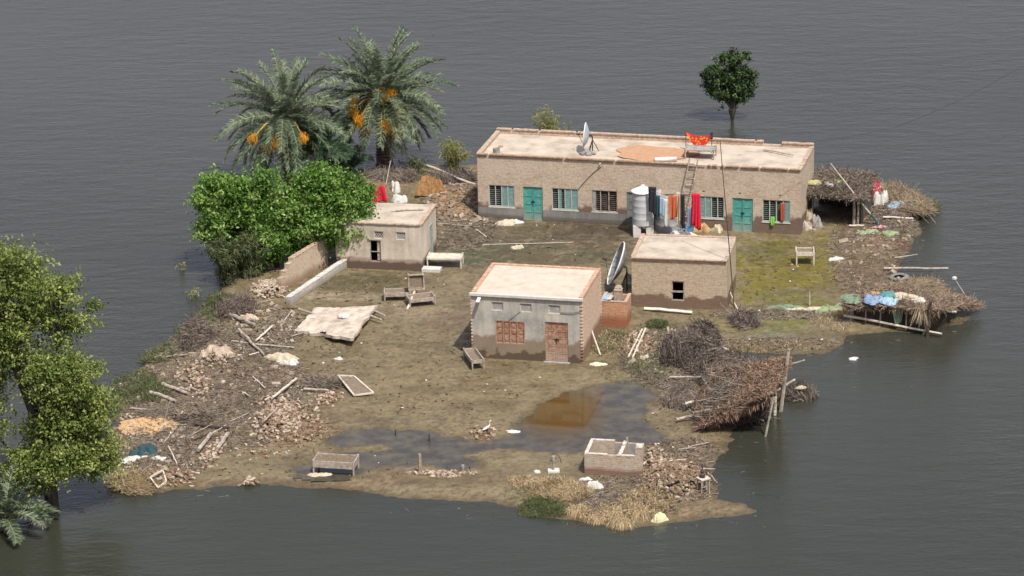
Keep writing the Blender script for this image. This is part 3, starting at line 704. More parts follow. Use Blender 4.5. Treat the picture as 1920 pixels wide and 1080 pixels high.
# ================================================================== GREY PLASTERED HOUSE
GW, GD, GH = 5.326, 4.38, 3.21
def grey_house():
    r = thing('plastered_house', 'small house with grey plastered front, carved brown double door and orange brick side', 'house', (-1.935, 141.9, 0), -0.23)
    vents = [(.98, 1.54, 2.40, 2.82), (2.34, 2.90, 2.40, 2.82), (3.71, 4.28, 2.40, 2.82)]
    win = (1.15, 2.56, .77, 1.93); dr = (3.53, 4.63, .03, 1.98)
    pm = plastermat('grey_plaster', [(0.27, 0.265, 0.245), (0.40, 0.38, 0.335), (0.49, 0.44, 0.37)], (0.20, 0.145, 0.095), 1.15, (0.07, 0.048, 0.032), .34, .7)
    mb = MB(); facade(mb, GW - .1, GH - .08, .15, vents + [win, dr]); mb.build('front_wall', pm, r)
    bm = brickmat('orange_brick', (0.60, 0.43, 0.31), (0.50, 0.33, 0.225), (0.56, 0.46, 0.36), (0.13, 0.06, 0.035), 0.75, .2, .55, (0.58, 0.44, 0.32), bs=.5)
    T = GH - .08; s = MB()
    s.face([(GW, 0.02, -.3), (GW, GD, -.3), (GW, GD, T), (GW, .02, T)]); s.face([(GW - .1, 0.02, -.3), (GW, .02, -.3), (GW, .02, T), (GW - .1, .02, T)])
    s.face([(0, GD, -.3), (0, 0, -.3), (0, 0, T), (0, GD, T)]); s.face([(GW, GD, -.3), (0, GD, -.3), (0, GD, T), (GW, GD, T)])
    z = 0; i = 0
    while z < T - .08:                      # toothed brick ends at the corners
        if i % 2 == 0:
            s.box(GW - .10, -.03, z, GW + .025, .1, z + .075); s.box(GW - .05, GD - .1, z, GW + .03, GD + .03, z + .075); s.box(-.03, -.02, z, .05, .06, z + .075)
        z += .083; i += 1
    s.build('side_wall', bm, r)
    rough_slab(.02, .02, GW - .02, GD - .02, GH + .0, seed=9, amp=.012).build('roof', M_rooflight, r, smooth=True)
    l = MB(); l.box(-.06, -.11, GH - .1, GW + .05, .06, GH + .015); l.build('eaves_slab', M_pale, r)
    c = MB(); g = random.Random(5)
    for (a, b) in (((.1, .08, 0), (.1, GD, 0)), ((GW - .08, .08, 0), (GW - .08, GD, 0)), ((.2, GD - .08, 0), (GW - .2, GD - .08, 0))):
        brick_row(c, a, b, GH - .08, .2, .14, (0, 0), g=g, gap=.004, jit=.008)
    c.box(.02, .1, GH - .09, .04, GD, GH - .07); c.box(.02, GD - .02, GH - .09, GW - .02, GD - .01, GH - .07)
    c.build('coping', M_red, r)
    for v in vents: lattice(r, *v, M_pale)
    w = window(r, *win, '', M_brown, bars=False) if False else None
    f = MB(); a, b, c0, d = win; t = .05
    f.box(a, .0, c0, b, .09, c0 + t); f.box(a, .0, d - t, b, .09, d)
    for i in range(5):
        x = a + (b - a - t) * i / 4; f.box(x, .0, c0 + t, x + t, .09, d - t)
    fr = f.build('window', M_brown, r)
    for i in range(4):
        x = a + (b - a - t) * i / 4 + t; x2 = a + (b - a - t) * (i + 1) / 4; s = MB()
        s.box(x, .05, c0 + t, x2, .07, d - t)
        for (u, v) in ((c0 + .12, c0 + .42), (c0 + .5, d - .42), (d - .36, d - .12)):
            s.box(x + .05, .03, u, x2 - .05, .05, v); s.box(x + .09, .018, u + .05, x2 - .09, .03, v - .05)
        s.build('shutter', M_brown, fr)
    door(r, *dr, M_brown, rows=5, carved=True)
    st = MB(); st.box(3.45, -.16, -.1, 4.72, .0, .03); st.build('doorstep', M_cement, r)
    sp = MB(); sp.obox((.42, -.2, 2.98), (.16, .5, .06), Matrix.Rotation(R(12), 3, 'X')); sp.build('spout', M_galvw, r)
    cb = MB(); cb.tube([(GW, -.04, 2.62), (4.9, -.05, 2.5), (4.3, -.03, 2.47)], .014, 5); cb.tube([(2.4, -.03, 2.45), (1.8, -.03, 1.95)], .009, 5); cb.build('cable', M_dark, r)
    return r
grey_house()

# ================================================================== SQUARE BRICK HUT
def mid_house():
    w, d, h = 4.705, 3.68, 2.52
    r = thing('brick_hut', 'square brick hut with one small unglazed window and a cream flat roof', 'hut', (5.881, 148.67, 0), -0.189)
    bm = brickmat('hut_brick', (0.48, 0.38, 0.27), (0.36, 0.265, 0.18), (0.44, 0.37, 0.28), (0.10, 0.05, 0.035), .66, .06, .5, (0.44, 0.36, 0.25))
    win = (1.97, 2.60, .38, 1.40); mb = MB(); facade(mb, w, h, .2, [win]); h2 = h
    mb.face([(w, 0, -.3), (w, d, -.3), (w, d, h2), (w, 0, h2)]); mb.face([(0, d, -.3), (0, 0, -.3), (0, 0, h2), (0, d, h2)]); mb.face([(w, d, -.3), (0, d, -.3), (0, d, h2), (w, d, h2)])
    mb.build('wall', bm, r)
    rough_slab(.1, .05, w - .1, d - .1, h + .015, seed=13, amp=.025).build('roof', M_roof, r, smooth=True)
    c = MB(); g = random.Random(9)
    brick_row(c, (0, .03, 0), (w, .03, 0), h + .002, .18, .05, (0, -.04), g=g); brick_row(c, (.07, .1, 0), (.07, d, 0), h + .002, .2, .07, (-.01, 0), g=g)
    brick_row(c, (.2, d - .08, 0), (w, d - .08, 0), h + .002, .2, .07, (0, 0), g=g); brick_row(c, (w - .07, .15, 0), (w - .07, d - .2, 0), h + .002, .19, .05, (.01, 0), g=g, skip=.15)
    c.build('coping', M_cope, r)
    e = MB(); brick_row(e, (0, 0, 0), (w, 0, 0), h - .08, .07, .07, (0, -.04), g=g, gap=.05, skip=.25); e.build('eaves_course', M_dentil, r)
    f = MB(); a, b, c0, dd = win
    f.box(a, .02, c0, a + .05, .1, dd); f.box(b - .05, .02, c0, b, .1, dd); f.box(a + .05, .02, dd - .05, b - .05, .1, dd); f.box(a + .05, .02, c0, b - .05, .1, c0 + .04)
    f.box(a - .03, .0 - .012, .82, b + .0, .1 - .06, .90)
    f.build('window', M_wood, r)
mid_house()

# ================================================================== WHITE HUT + YARD WALLS
def white_hut():
    w, d, h = 4.5, 3.5, 2.45; yaw = -0.2
    c0 = at(791.5, 508.7); o = c0 - Vector((cos(yaw) * w, sin(yaw) * w, 0))
    r = thing('whitewashed_hut', 'whitewashed mud plaster hut half hidden behind the bright green tree', 'hut', o, yaw)
    pm = plastermat('whitewash', [(0.40, 0.335, 0.265), (0.52, 0.45, 0.365), (0.57, 0.505, 0.42)], (0.28, 0.20, 0.15), .62, (0.06, 0.038, 0.028), .42, .2)
    v1 = (w - 2.45, w - 1.98, 1.66, 2.05); v2 = (w - 1.30, w - .82, 1.64, 2.05); win = (w - 2.72, w - 2.12, .42, 1.57)
    mb = MB(); facade(mb, w, h, .2, [v1, v2, win])
    mb.face([(w, 0, -.3), (w, 1.9, -.3), (w, 1.9, h), (w, 0, h)]); mb.face([(w, 2.6, -.3), (w, d, -.3), (w, d, h), (w, 2.6, h)]); mb.face([(w, 1.9, 1.8), (w, 2.6, 1.8), (w, 2.6, h), (w, 1.9, h)])
    mb.face([(0, d, -.3), (0, 0, -.3), (0, 0, h), (0, d, h)]); mb.face([(w, d, -.3), (0, d, -.3), (0, d, h), (w, d, h)])
    mb.build('wall', pm, r)
    rough_slab(.05, .05, w - .05, d - .05, h + .03, seed=23, amp=.03).build('roof', M_roof, r, smooth=True)
    c = MB(); g = random.Random(19); brick_row(c, (0, .04, 0), (w, .04, 0), h + .002, .16, .055, (0, -.03), g=g, jit=.01); brick_row(c, (w - .07, .1, 0), (w - .07, d, 0), h + .002, .22, .07, (.02, 0), g=g, jit=.01)
    c.build('coping', M_cope, r)
    lattice(r, *v1, M_pale, n=3); lattice(r, *v2, M_pale, n=4)
    f = MB(); a, b, c1, dd = win; mw = M_wood
    f.box(a, .05, c1, a + .05, .13, dd); f.box(b - .05, .05, c1, b, .13, dd); f.box(a + .05, .05, dd - .05, b - .05, .13, dd); f.box(a + .05, .03, c1 + .5, b - .05, .07, c1 + .54)
    fr = f.build('window', mw, r)
    s = MB(); s.obox((b - .12, .12, (c1 + dd) / 2), (.2, .025, dd - c1 - .1), Matrix.Rotation(.5, 3, 'Z')); s.build('shutter', mw, fr)
    dm = mat('pale_old_door', [(0.20, 0.24, 0.22), (0.36, 0.38, 0.34)], 5)
    q = MB(); q.box(w - .06, 1.9, 0, w - .02, 2.6, 1.8); q.box(w - .02, 1.9, 0, w + .03, 1.95, 1.8); q.box(w - .02, 2.55, 0, w + .03, 2.6, 1.8); q.box(w - .02, 1.95, 1.75, w + .03, 2.55, 1.8); q.build('door', dm, r)
    st = MB(); st.box(w + .0, -.12, -.1, w + .95, .42, .16); st.build('doorstep', M_pale, r)
    k = MB(); k.tube([(w - 2.0, 1.9, h + .08), (w - 1.2, 2.2, h + .1), (w - .4, 2.45, h + .08)], .04, 6)
    kk = k.build('roof_pole', M_wood); kk.matrix_world = Matrix.Translation(o) @ Matrix.Rotation(yaw, 4, 'Z')
    tag(kk, 'thin grey pole lying on the roof of the whitewashed hut', 'pole')
white_hut()
def leaning_wall(name, label, pa, pb, ha, hb, th, m, mc, steps=0):
    a = gp(*pa); b = gp(*pb); a.z = 0; b.z = 0; d = b - a; L = d.length; yaw = math.atan2(d.y, d.x)
    r = thing(name, label, 'wall', a, yaw); mb = MB(); n = 12; g = random.Random(L)
    for i in range(n):
        x0 = L * i / n; x1 = L * (i + 1) / n; h = ha + (hb - ha) * (i + .5) / n
        if steps and i < 3: h *= (.45 + .2 * i)
        mb.box(x0, -th / 2, -.3, x1, th / 2, h)
    mb.build('wall', m, r)
    c = MB()
    for i in range(n):
        x0 = L * i / n; x1 = L * (i + 1) / n; h = ha + (hb - ha) * (i + .5) / n
        if steps and i < 3: h *= (.45 + .2 * i)
        brick_row(c, (x0, 0, 0), (x1, 0, 0), h + .001, th + .03, .06, (0, 0), g=g, jit=.012)
    c.build('coping', mc, r)
bmw = brickmat('yard_wall_brick', (0.50, 0.38, 0.27), (0.42, 0.30, 0.20), (0.50, 0.42, 0.34), (0.2, 0.13, 0.09), .35, .2, .2, (0.52, 0.44, 0.34))
leaning_wall('brick_yard_wall', 'tall pale brick yard wall running into the bright green tree, its near end stepped', (524, 545), (612, 498), 1.3, 1.5, .24, bmw, M_cope, 1)
pmw = plastermat('low_wall_plaster', [(0.36, 0.34, 0.30), (0.52, 0.48, 0.42)], (0.30, 0.27, 0.22), .25, (0.16, 0.13, 0.09), .06, .12)
leaning_wall('low_yard_wall', 'low cement plastered wall beside the tall brick yard wall', (541, 572), (651, 499), .38, .42, .26, pmw, M_pale)

# ================================================================== ROOFLESS PEN, BATH ENCLOSURE
def pen():
    o = at(1096, 889); yaw = -0.2; w, d, h, t = 2.2, 1.75, .92, .13
    r = thing('roofless_pen', 'small roofless brick pen with two cells by the near water edge', 'brick pen', o, yaw)
    bm = brickmat('pen_brick', (0.46, 0.36, 0.27), (0.36, 0.26, 0.19), (0.42, 0.36, 0.30), (0.14, 0.065, 0.045), .30, .1, .14, (0.42, 0.36, 0.29))
    mb = MB(); mb.box(0, 0, -.3, w, t, h); mb.box(0, t, -.3, t, d - t, h - .0); mb.box(0, d - t, -.3, 1.05, d, h); mb.box(1.45, t, -.3, 1.45 + t, d - t, h - .02); mb.box(1.05, d - t * .7, -.3, w, d, h - .06)
    mb.box(w, .02, -.3, w + .30, .32, h + .42); mb.box(w, .32, -.3, w + .12, d, h - .05); mb.build('wall', bm, r)
    c = MB(); g = random.Random(2)
    for a, b, hh in (((0, .065, 0), (w, .065, 0), h), ((.065, .13, 0), (.065, d - .14, 0), h), ((0, d - .065, 0), (1.05, d - .065, 0), h), ((1.515, .14, 0), (1.515, d, 0), h - .02)): brick_row(c, a, b, hh + .001, .15, .04, (0, 0), ln=.2, g=g, skip=.04, jit=.008)
    c.lathe([(0.001, .1), (.14, .09), (.17, .0), (.15, -.02)], 8, (w + .15, .17, h + .42)); c.build('coping', M_woodp, r)
    p = MB(); p.face([(1.06, d - t * .72, -.3), (w, d - t * .72, -.3), (w, d - t * .72, h - .08), (1.06, d - t * .72, h - .08)]); p.build('plaster', M_cement, r)
    p = MB(); p.box(1.55, d - .1, h - .06, 1.63, d - .02, h + .2); p.build('stub_post', M_cement, r)
pen()
def bath():
    o = at(1126, 612); yaw = -0.22; w, d, h, t = 1.28, 1.35, 1.28, .12
    r = thing('brick_enclosure', 'waist high open enclosure of orange brick beside the plastered house', 'brick enclosure', o, yaw)
    bm = brickmat('enclosure_brick', (0.52, 0.27, 0.15), (0.42, 0.18, 0.09), (0.50, 0.36, 0.26), (0.22, 0.07, 0.03), .55, .2, .2, (0.5, 0.3, 0.18))
    mb = MB(); mb.box(0, 0, -.3, w, t, h); mb.box(0, t, -.3, t, d, h - .01); mb.box(w - t, t, -.3, w, d, h - .01); mb.box(t, d - t, -.3, w - t, d, h - .02); mb.build('wall', bm, r)
    c = MB(); g = random.Random(8)
    for a, b in (((0, .06, 0), (w, .06, 0)), ((w - .06, .12, 0), (w - .06, d, 0)), ((.06, .12, 0), (.06, d, 0))): brick_row(c, a, b, h + .001, .15, .035, (0, 0), g=g)
    c.build('coping', M_cope, r)
    p = MB(); p.box(.62, .3, -.2, .98, .66, 1.72); p.lathe([(.27, 1.72), (.28, 1.78), (.22, 1.84), (.22, 1.9), (.12, 1.97), (.001, 2.0)], 4, (.8, .48, 0), Matrix.Rotation(pi / 4, 3, 'Z')); p.build('pillar', brickmat('pillar_plaster', (.38, .30, .24), (.30, .2, .15), (.40, .34, .28)), r)
    s = MB(); s.box(.02, .2, h - .001 + .0, .42, .9, h + .07); s.build('slab', C_blue, r)
    pl = MB()
    for k in range(3): pl.beam((.35 + .07 * k, -.02, h + .1 + .02 * k), (.62 + .06 * k, 1.0, h + .32), .05, .02)
    tag(pl.build('plank_bundle', M_woodp, None, o, yaw), 'pale planks laid across the corner of the orange brick enclosure', 'planks')
bath()

# ================================================================== DISHES
def dish(name, label, base, dia, normal, cz, m_in, legs=True, group=None):
    r = thing(name, label, 'satellite dish', base, 0, group)
    q = Vector(normal).normalized().to_track_quat('Z', 'Y').to_matrix(); R0 = dia / 2
    prof = [(R0 * k / 10 + .001, .34 * R0 * (k / 10) ** 2) for k in range(11)]
    back = [(R0, .34 * R0 + .001), (R0 * 1.0, .34 * R0 - .03)] + [(R0 * k / 10 + .001, .34 * R0 * (k / 10) ** 2 - .025) for k in range(9, -1, -1)]
    c = Vector((0, 0, cz)); n = Vector(normal).normalized()
    MB().lathe(prof + back, 40, c, q).build('reflector', m_in, r, smooth=True)
    rim = MB(); pts = [c + q @ Vector((R0 * cos(a), R0 * sin(a), .34 * R0)) for a in [2 * pi * k / 40 for k in range(41)]]
    rim.tube(pts, .022 * dia / 1.5, 5); rim.build('rim', M_galvw, r)
    rb = MB()
    for k in range(12):
        a = 2 * pi * k / 12; rb.tube([c + q @ Vector((R0 * t * cos(a), R0 * t * sin(a), .34 * R0 * t * t + .006)) for t in (.08, .4, .7, 1.0)], .008, 4)
    rb.build('rib', M_dark, r)
    f = c + n * (dia * .42); arms = MB()
    for k in range(3):
        a = 2 * pi * k / 3 + .4; arms.tube([c + q @ Vector((R0 * .9 * cos(a), R0 * .9 * sin(a), .3 * R0)), f], .012, 5)
    arms.tube([f - n * .08, f + n * .1], .05, 8); arms.build('feed_arm', M_dark, r)
    st = MB(); st.tube([c - n * .05, c - n * .2, (c - n * .2) * Vector((1, 1, 0)) + Vector((0, 0, 0))] if False else [c - n * .03, c - n * .18], .06, 8)
    cc = c - n * .2
    st.tube([cc, (cc.x, cc.y, 0)], .035, 7)
    for k in range(3):
        a = 2 * pi * k / 3; st.tube([(cc.x, cc.y, cz * .75), (cc.x + .5 * dia / 2 * cos(a), cc.y + .5 * dia / 2 * sin(a), 0)], .022, 6)
    st.build('stand', M_dark, r)
    return r
db = at(1104, 283, LH - .08)
dish('satellite_dish', 'small pale satellite dish seen nearly edge on, on the long house roof', db, 1.34, (-0.98, 0.12, 0.1), .86, M_dish)
bd = gp(1163, 545); bd.x += .15
dish('satellite_dish', 'large dark mesh satellite dish tilted behind the orange brick enclosure', bd, 2.25, (-0.92, 0.0, 0.38), 1.3, M_dishd)

# ================================================================== BRICKS AND RUBBLE
BRMATS = [mat('loose_brick_pale', [(0.28, 0.225, 0.165), (0.50, 0.42, 0.33)], 6, .9, .3), mat('loose_brick_red', [(0.13, 0.075, 0.048), (0.22, 0.13, 0.085)], 6, .9, .3),
          mat('loose_brick_muddy', [(0.12, 0.085, 0.052), (0.25, 0.18, 0.115)], 6, .9, .3), mat('loose_brick_rose', [(0.24, 0.17, 0.125), (0.38, 0.28, 0.215)], 6, .9, .3)]
BRME = []
for k in range(8):
    g = random.Random(k); s = .62 if k % 2 else 1; b = MB().box(-.115 * s, -.056, -.036, .115 * s, .056, .036)
    b.v = [(x + g.uniform(-.012, .012), y + g.uniform(-.01, .01), z + g.uniform(-.008, .008)) for x, y, z in b.v]
    me = b.mesh('loose_brick'); me.materials.append(BRMATS[k % 4]); BRME.append((me, b))
HEAPS = [ # pixel centre, rx, ry (px), n, height, tilt, weights pale/red/muddy/rose, label place
 (1262, 902, 62, 40, 700, .42, 0, (1, 2, 9, 1.5), 'in the brown heap on the right of the roofless pen'),
 (1228, 868, 22, 30, 120, .4, 0, (3, 2, 3, 3), 'stacked against the right side of the roofless pen'),
 (530, 790, 62, 36, 700, .38, .45, (3, 2, 4, 2), 'in the large pale heap on the left of the mud yard'),
 (560, 812, 70, 26, 360, .12, .2, (.6, 4, 6, .5), 'in the red scatter below the large pale heap'),
 (515, 755, 30, 18, 90, .2, .2, (4, 2, 2, 2), 'at the back of the large pale heap'),
 (400, 848, 20, 34, 110, .22, .9, (4, 2, 2, 2), 'in the narrow heap between two short broken walls'),
 (320, 893, 60, 18, 170, .15, 0, (2, 4, 3, 1), 'along the near left water edge'),
 (468, 905, 20, 13, 60, .2, 0, (4, 2, 2, 1), 'in the small cone shaped heap at the near water edge'),
 (615, 748, 30, 15, 110, .12, .2, (3, 3, 2, 2), 'beside the fallen wooden frame'),
 (365, 715, 30, 30, 170, .2, -.5, (2, 1, 2, 2), 'in the pink strip of bricks near the left bank'),
 (505, 545, 36, 18, 240, .45, 0, (5, 0, 0, 5), 'in the pink heap at the end of the tall yard wall'),
 (905, 810, 36, 14, 90, .1, .2, (2, 4, 3, 1), 'in the flat patch at the edge of the puddle'),
 (1200, 645, 36, 22, 200, .18, 0, (1, 1.5, 7, .5), 'between the orange enclosure and the dark brush pile'),
 (410, 675, 50, 24, 120, .2, .3, (2, 0, 3, 1), 'among pale clods near the left bank'),
 (830, 888, 60, 6, 120, .07, 0, (3, 1, 1, 4), 'in the low pink row between the wooden cot and the hand pump'),
 (240, 800, 30, 30, 60, .1, 0, (3, 1, 1, 4), 'beside the large leaning tree'),
 (1525, 420, 14, 12, 40, .3, 0, (4, 0, 3, 1), 'at the right corner of the long house'),
 (480, 850, 60, 20, 40, .05, 0, (2, 3, 3, 1), 'on the green mud left of the wooden cot')]
def heaps():
    allb = []
    for hi, (cx, cy, rx, ry, n, h, tilt, wt, lab) in enumerate(HEAPS):
        g = random.Random(hi + 50); c = at(cx, cy)
        for k in range(n):
            while True:
                u, v = g.gauss(0, .48), g.gauss(0, .48)
                if u * u + v * v < 1.3: break
            px = cx + u * rx - v * tilt * ry * .6; py = cy + v * ry - u * tilt * rx * .25
            p = at(px, py); gz = GZ(p.x, p.y)
            if gz < WATER - .05: continue
            top = h * math.exp(-(u * u + v * v) * 1.8); z = gz + .005 + top * .9 * (1 - .35 * g.random() ** 2)
            vi = g.choices((0, 1, 2, 3), wt)[0] + (4 if g.random() < .5 else 0)
            e = (g.gauss(0, .35), g.gauss(0, .35), g.uniform(0, pi)); s = g.uniform(.6, .98)
            allb.append((Vector((p.x, p.y, z)), e, s, vi, hi, top * 0 + z - p.y * .05))
    allb.sort(key=lambda q: -q[5])
    for i, (p, e, s, vi, hi, _) in enumerate(allb[:300]):
        o = bpy.data.objects.new('loose_brick', BRME[vi][0]); COL.objects.link(o); o.location = p; o.rotation_euler = e; o.scale = (s, s, s)
        tag(o, 'loose brick lying ' + HEAPS[hi][8], 'brick', 'loose bricks ' + HEAPS[hi][8])
    vs = {}; from mathutils import Euler
    for (p, e, s, vi, hi, _) in allb[300:]:
        mb = vs.setdefault(vi % 4, MB()); M = Euler(e).to_matrix(); n = len(mb.v)
        mb.v += [tuple(p + M @ (Vector(q) * s)) for q in BRME[vi][1].v]; mb.f += [tuple(n + i for i in f) for f in BRME[vi][1].f]
    tot = MB(); mi = []
    for k in sorted(vs):
        n = len(tot.v); tot.v += vs[k].v; tot.f += [tuple(n + i for i in f) for f in vs[k].f]; mi += [k] * len(vs[k].f)
    me = tot.mesh('brick_rubble'); o = bpy.data.objects.new('brick_rubble', me); COL.objects.link(o)
    for m in BRMATS: me.materials.append(m)
    me.polygons.foreach_set('material_index', mi); tag(o, 'heaps of broken bricks strewn over the mud island', 'rubble', kind='stuff')
    # soil core under the tall heaps so that they stand on something
    for (cx, cy, rx, ry, n, h, tilt, wt, lab) in HEAPS:
        if h < .3: continue
heaps()

# ================================================================== COTS
def cot(px, py, yaw, l=1.85, w=.95, h=.55, label='', side=.2, m=None, bed=True, tilt=None, z=None, group='wooden string cots standing about the yard', corner=True, fill=None):
    """wooden string cot; (px,py) = near-left foot; yaw about z"""
    p = gp(px, py) if z is None else at(px, py, z); m = m or M_wood
    r = thing('string_cot', label, 'cot', p, yaw, group)
    if tilt: r.rotation_euler = (tilt[0], tilt[1], yaw); r.location.z += tilt[2]
    for x in (.04, l - .04):
        for y in (.04, w - .04):
            MB().lathe([(.001, -.04), (.035, -.04), (.045, h * .4), (.038, h * .7), (.05, h - side), (.05, h + .04), (.001, h + .05)], 8, (x, y, 0)).build('leg', m, r)
    f = MB(); f.box(.08, 0, h - side, l - .08, .05, h); f.box(.08, w - .05, h - side, l - .08, w, h); f.box(0, .08, h - side, .05, w - .08, h); f.box(l - .05, .08, h - side, l, w - .08, h); f.build('frame', m, r)
    if bed:
        n = 12; k = 8; b = MB()
        for i in range(n + 1):
            for j in range(k + 1):
                u = i / n; v = j / k; b.v.append((.05 + u * (l - .1), .05 + v * (w - .1), h - .05 - (side - .06) * min(1, (4 * u * (1 - u)) * 3) ** .5 * min(1, (4 * v * (1 - v)) * 2.2) ** .5 * .95))
        for i in range(n):
            for j in range(k): q = i * (k + 1) + j; b.f.append((q, q + k + 1, q + k + 2, q + 1))
        b.build('webbing', fill or M_web, r)
    return r
cot(586, 887, -.2, 1.85, .95, .62, 'deep sided wooden cot standing alone in the mud near the front water edge', .30)
cot(1492, 498, -.06, .95, .8, .72, 'small square pale wooden stand alone on the green algae ground', .2, M_woodp)
_a, _b = at(909, 690), at(887, 660)
cot(909, 692, math.atan2(_b.y - _a.y, _b.x - _a.x), 1.75, .62, .48, 'narrow wooden cot left of the plastered house front corner', .16)
cot(720, 566, .02, 1.35, .75, .45, 'wooden cot on the left of the pair in the wet yard, one end raised', .2)
cot(768, 578, .25, 1.35, .85, .45, 'wooden cot on the right of the yard pair with a plank leaning on it', .18)
cot(765, 555, .1, .8, .8, .62, 'small cot turned on its side behind the pair of wooden cots', .14, tilt=(R(82), 0, .4))
cot(800, 503, -.12, 1.8, .9, .55, 'flat topped pale cot beside the right wall of the whitewashed hut', .08, M_woodp, fill=M_woodp)
cot(1283, 297, YAW, 1.6, .9, .5, 'grey cot standing on the long house roof under a hung red cloth', .08, M_wood, z=LH - .1, fill=M_cement)
def fallen_frame(name, label, px, l, w, m, z=.1, brd=.08, mid=True):
    P = [gp(*q) + Vector((0, 0, z + k)) for q, k in zip(px, (.18, .18, 0, 0))]
    o = P[0].copy(); r = thing(name, label, 'wooden frame', o, 0); f = MB(); n = len(P)
    for i in range(4): f.beam(P[i] - o, P[(i + 1) % 4] - o, brd, .07)
    f.build('frame', m, r)
    if mid:
        b = MB(); dz = Vector((0, 0, -.015)); b.face([P[i] - o + dz for i in (3, 2, 1, 0)]); b.face([P[i] - o + dz * 2.2 for i in range(4)]); b.build('webbing', M_web, r)
fallen_frame('bed_frame', 'pale rectangular wooden bed frame lying flat on the mud beside broken brushwood', [(634, 715), (664, 716), (700, 740), (664, 745)], 1, 1, M_woodp)
fallen_frame('small_frame', 'small triangular pale frame resting on bricks at the near left water edge', [(282, 905), (306, 893), (312, 905), (296, 914)], 1, 1, M_woodp, brd=.06, mid=False)

# ================================================================== POLES, LOGS, PLANKS
def log(name, label, cat, a, b, r0, r1=None, m=None, za=0.0, zb=0.0, n=7, bend=.02, group=None, raw=False):
    """round pole between two spots of the ground (pixels) lifted by za, zb"""
    A = a if raw else gp(*a, za + r0); B = b if raw else gp(*b, zb + r0); d = B - A; g = random.Random(int(A.x * 100)); side = Vector((-d.y, d.x, 0)).normalized()
    pts = []; rad = []; r1 = r1 or r0 * .75
    for i in range(7):
        t = i / 6; pts.append(A + d * t + side * (g.uniform(-bend, bend) * d.length * .5) * (1 if 0 < i < 6 else 0) + Vector((0, 0, g.uniform(-.3, .3) * r0))); rad.append(r0 + (r1 - r0) * t)
    mb = MB().tube([p - A for p in pts], rad, n); o = mb.build(name, m or M_wood, None, A, smooth=False); tag(o, label, cat, group); return o
log('fallen_branch', 'long pale branch lying on the bank left of the long house', 'log', (797, 322), (893, 360), .07, .06, M_woodp, .35, .15)
log('driftwood', 'long dark log reaching over the water above the tyre', 'log', (1657, 506), (1778, 504), .06, .05, M_wood, .05, .12)
log('long_pole', 'long pale pole along the foot of the collapsed shelter by the right shore', 'pole', (1582, 601), (1766, 627), .07, .05, M_woodp, .18, .1)
log('short_log', 'short log sticking from the pink bricks, upper of two', 'log', (305, 728), (352, 742), .09, .07, M_wood, .12, .05)
log('short_log', 'short log sticking from the pink bricks, lower of two', 'log', (282, 743), (330, 757), .09, .08, M_wood, .1, .05)
log('short_log', 'thick grey log lying across the left bank beside the brushwood', 'log', (424, 593), (478, 618), .1, .08, M_wood, .1, .15)
log('split_beam', 'brown beam leaning down slope beside orange earth near the left bank', 'beam', (448, 628), (495, 672), .07, .05, M_wood, .2, .05)
log('split_beam', 'pale short beam crossing the brown one near the left bank', 'beam', (480, 645), (511, 620), .05, .05, M_woodp, .1, .2)
log('split_beam', 'thin beam lying level right of the crossed beams', 'beam', (480, 650), (552, 656), .045, .04, M_wood, .05, .05)
log('plank', 'pale plank slanting up out of the large brick heap', 'plank', (511, 762), (556, 719), .06, .06, M_woodp, .35, .15)
log('plank', 'short pale stick standing askew above the brown brush field', 'plank', (475, 712), (497, 731), .03, .03, M_woodp, .05, .03)
log('plank', 'thin plank lying on the large brick heap', 'plank', (495, 806), (522, 778), .04, .04, M_wood, .35, .3)
log('pole', 'grey pole lying right of the fallen frame brushwood', 'pole', (570, 735), (616, 737), .06, .05, M_wood, .08, .08)
log('pole', 'thin pole lying left of the orange sand patch', 'pole', (245, 767), (277, 772), .04, .04, M_wood, .05, .05)
log('broken_beam', 'left one of two short broken beams beside the narrow brick heap', 'beam', (372, 852), (396, 822), .09, .09, M_wood, .1, .15)
log('broken_beam', 'right one of two short broken beams beside the narrow brick heap', 'beam', (407, 850), (428, 822), .09, .09, M_wood, .1, .15)
log('dark_beam', 'dark red beam lying among the brown twigs above the green mud', 'beam', (366, 800), (430, 809), .07, .06, M_woodd, .08, .08)
log('thin_post', 'thin pale stick standing askew on the green mud at the left', 'stick', (332, 873), (317, 852), .025, .025, M_woodp, .0, .35)
log('plank', 'first of two thin planks side by side near the orange enclosure', 'plank', (1178, 673), (1204, 627), .045, .045, M_woodp, .04, .2, bend=0)
log('plank', 'second of two thin planks side by side near the orange enclosure', 'plank', (1186, 674), (1210, 628), .045, .045, M_woodp, .04, .2, bend=0)
log('branch', 'pale branch lying from the foot of the dark brush pile to the inlet', 'branch', (1335, 649), (1396, 668), .05, .03, M_woodp, .15, .02)
log('branch', 'pale crooked branch on the mud at the near foot of the thatch shelter', 'branch', (1268, 793), (1320, 786), .07, .05, M_wood, .1, .2)
log('branch', 'grey branch left of the rust coloured thatch', 'branch', (1255, 713), (1315, 716), .05, .04, M_wood, .1, .2)
log('branch', 'short white branch on the rust coloured thatch front slope', 'branch', (1285, 775), (1300, 771), .06, .06, M_woodp, .4, .4)
log('stick', 'thin light stick lying near the sandy bank left of the long house', 'stick', (893, 432), (912, 446), .03, .03, M_woodp, .03, .03)
log('long_stick', 'very thin pale rod lying across the dark yard', 'stick', (905, 460), (1075, 455), .018, .018, M_woodp, .02, .02, bend=.004)
log('stick', 'thin grey stick lying beside the sandy bank', 'stick', (820, 421), (900, 428), .025, .02, M_wood, .04, .04)
log('stick', 'short light stick lying near the right shed posts', 'stick', (1655, 418), (1712, 415), .05, .04, M_woodp, .15, .15)
log('stick', 'short light stick lying before the right shed', 'stick', (1592, 428), (1620, 428), .05, .04, M_woodp, .06, .06)
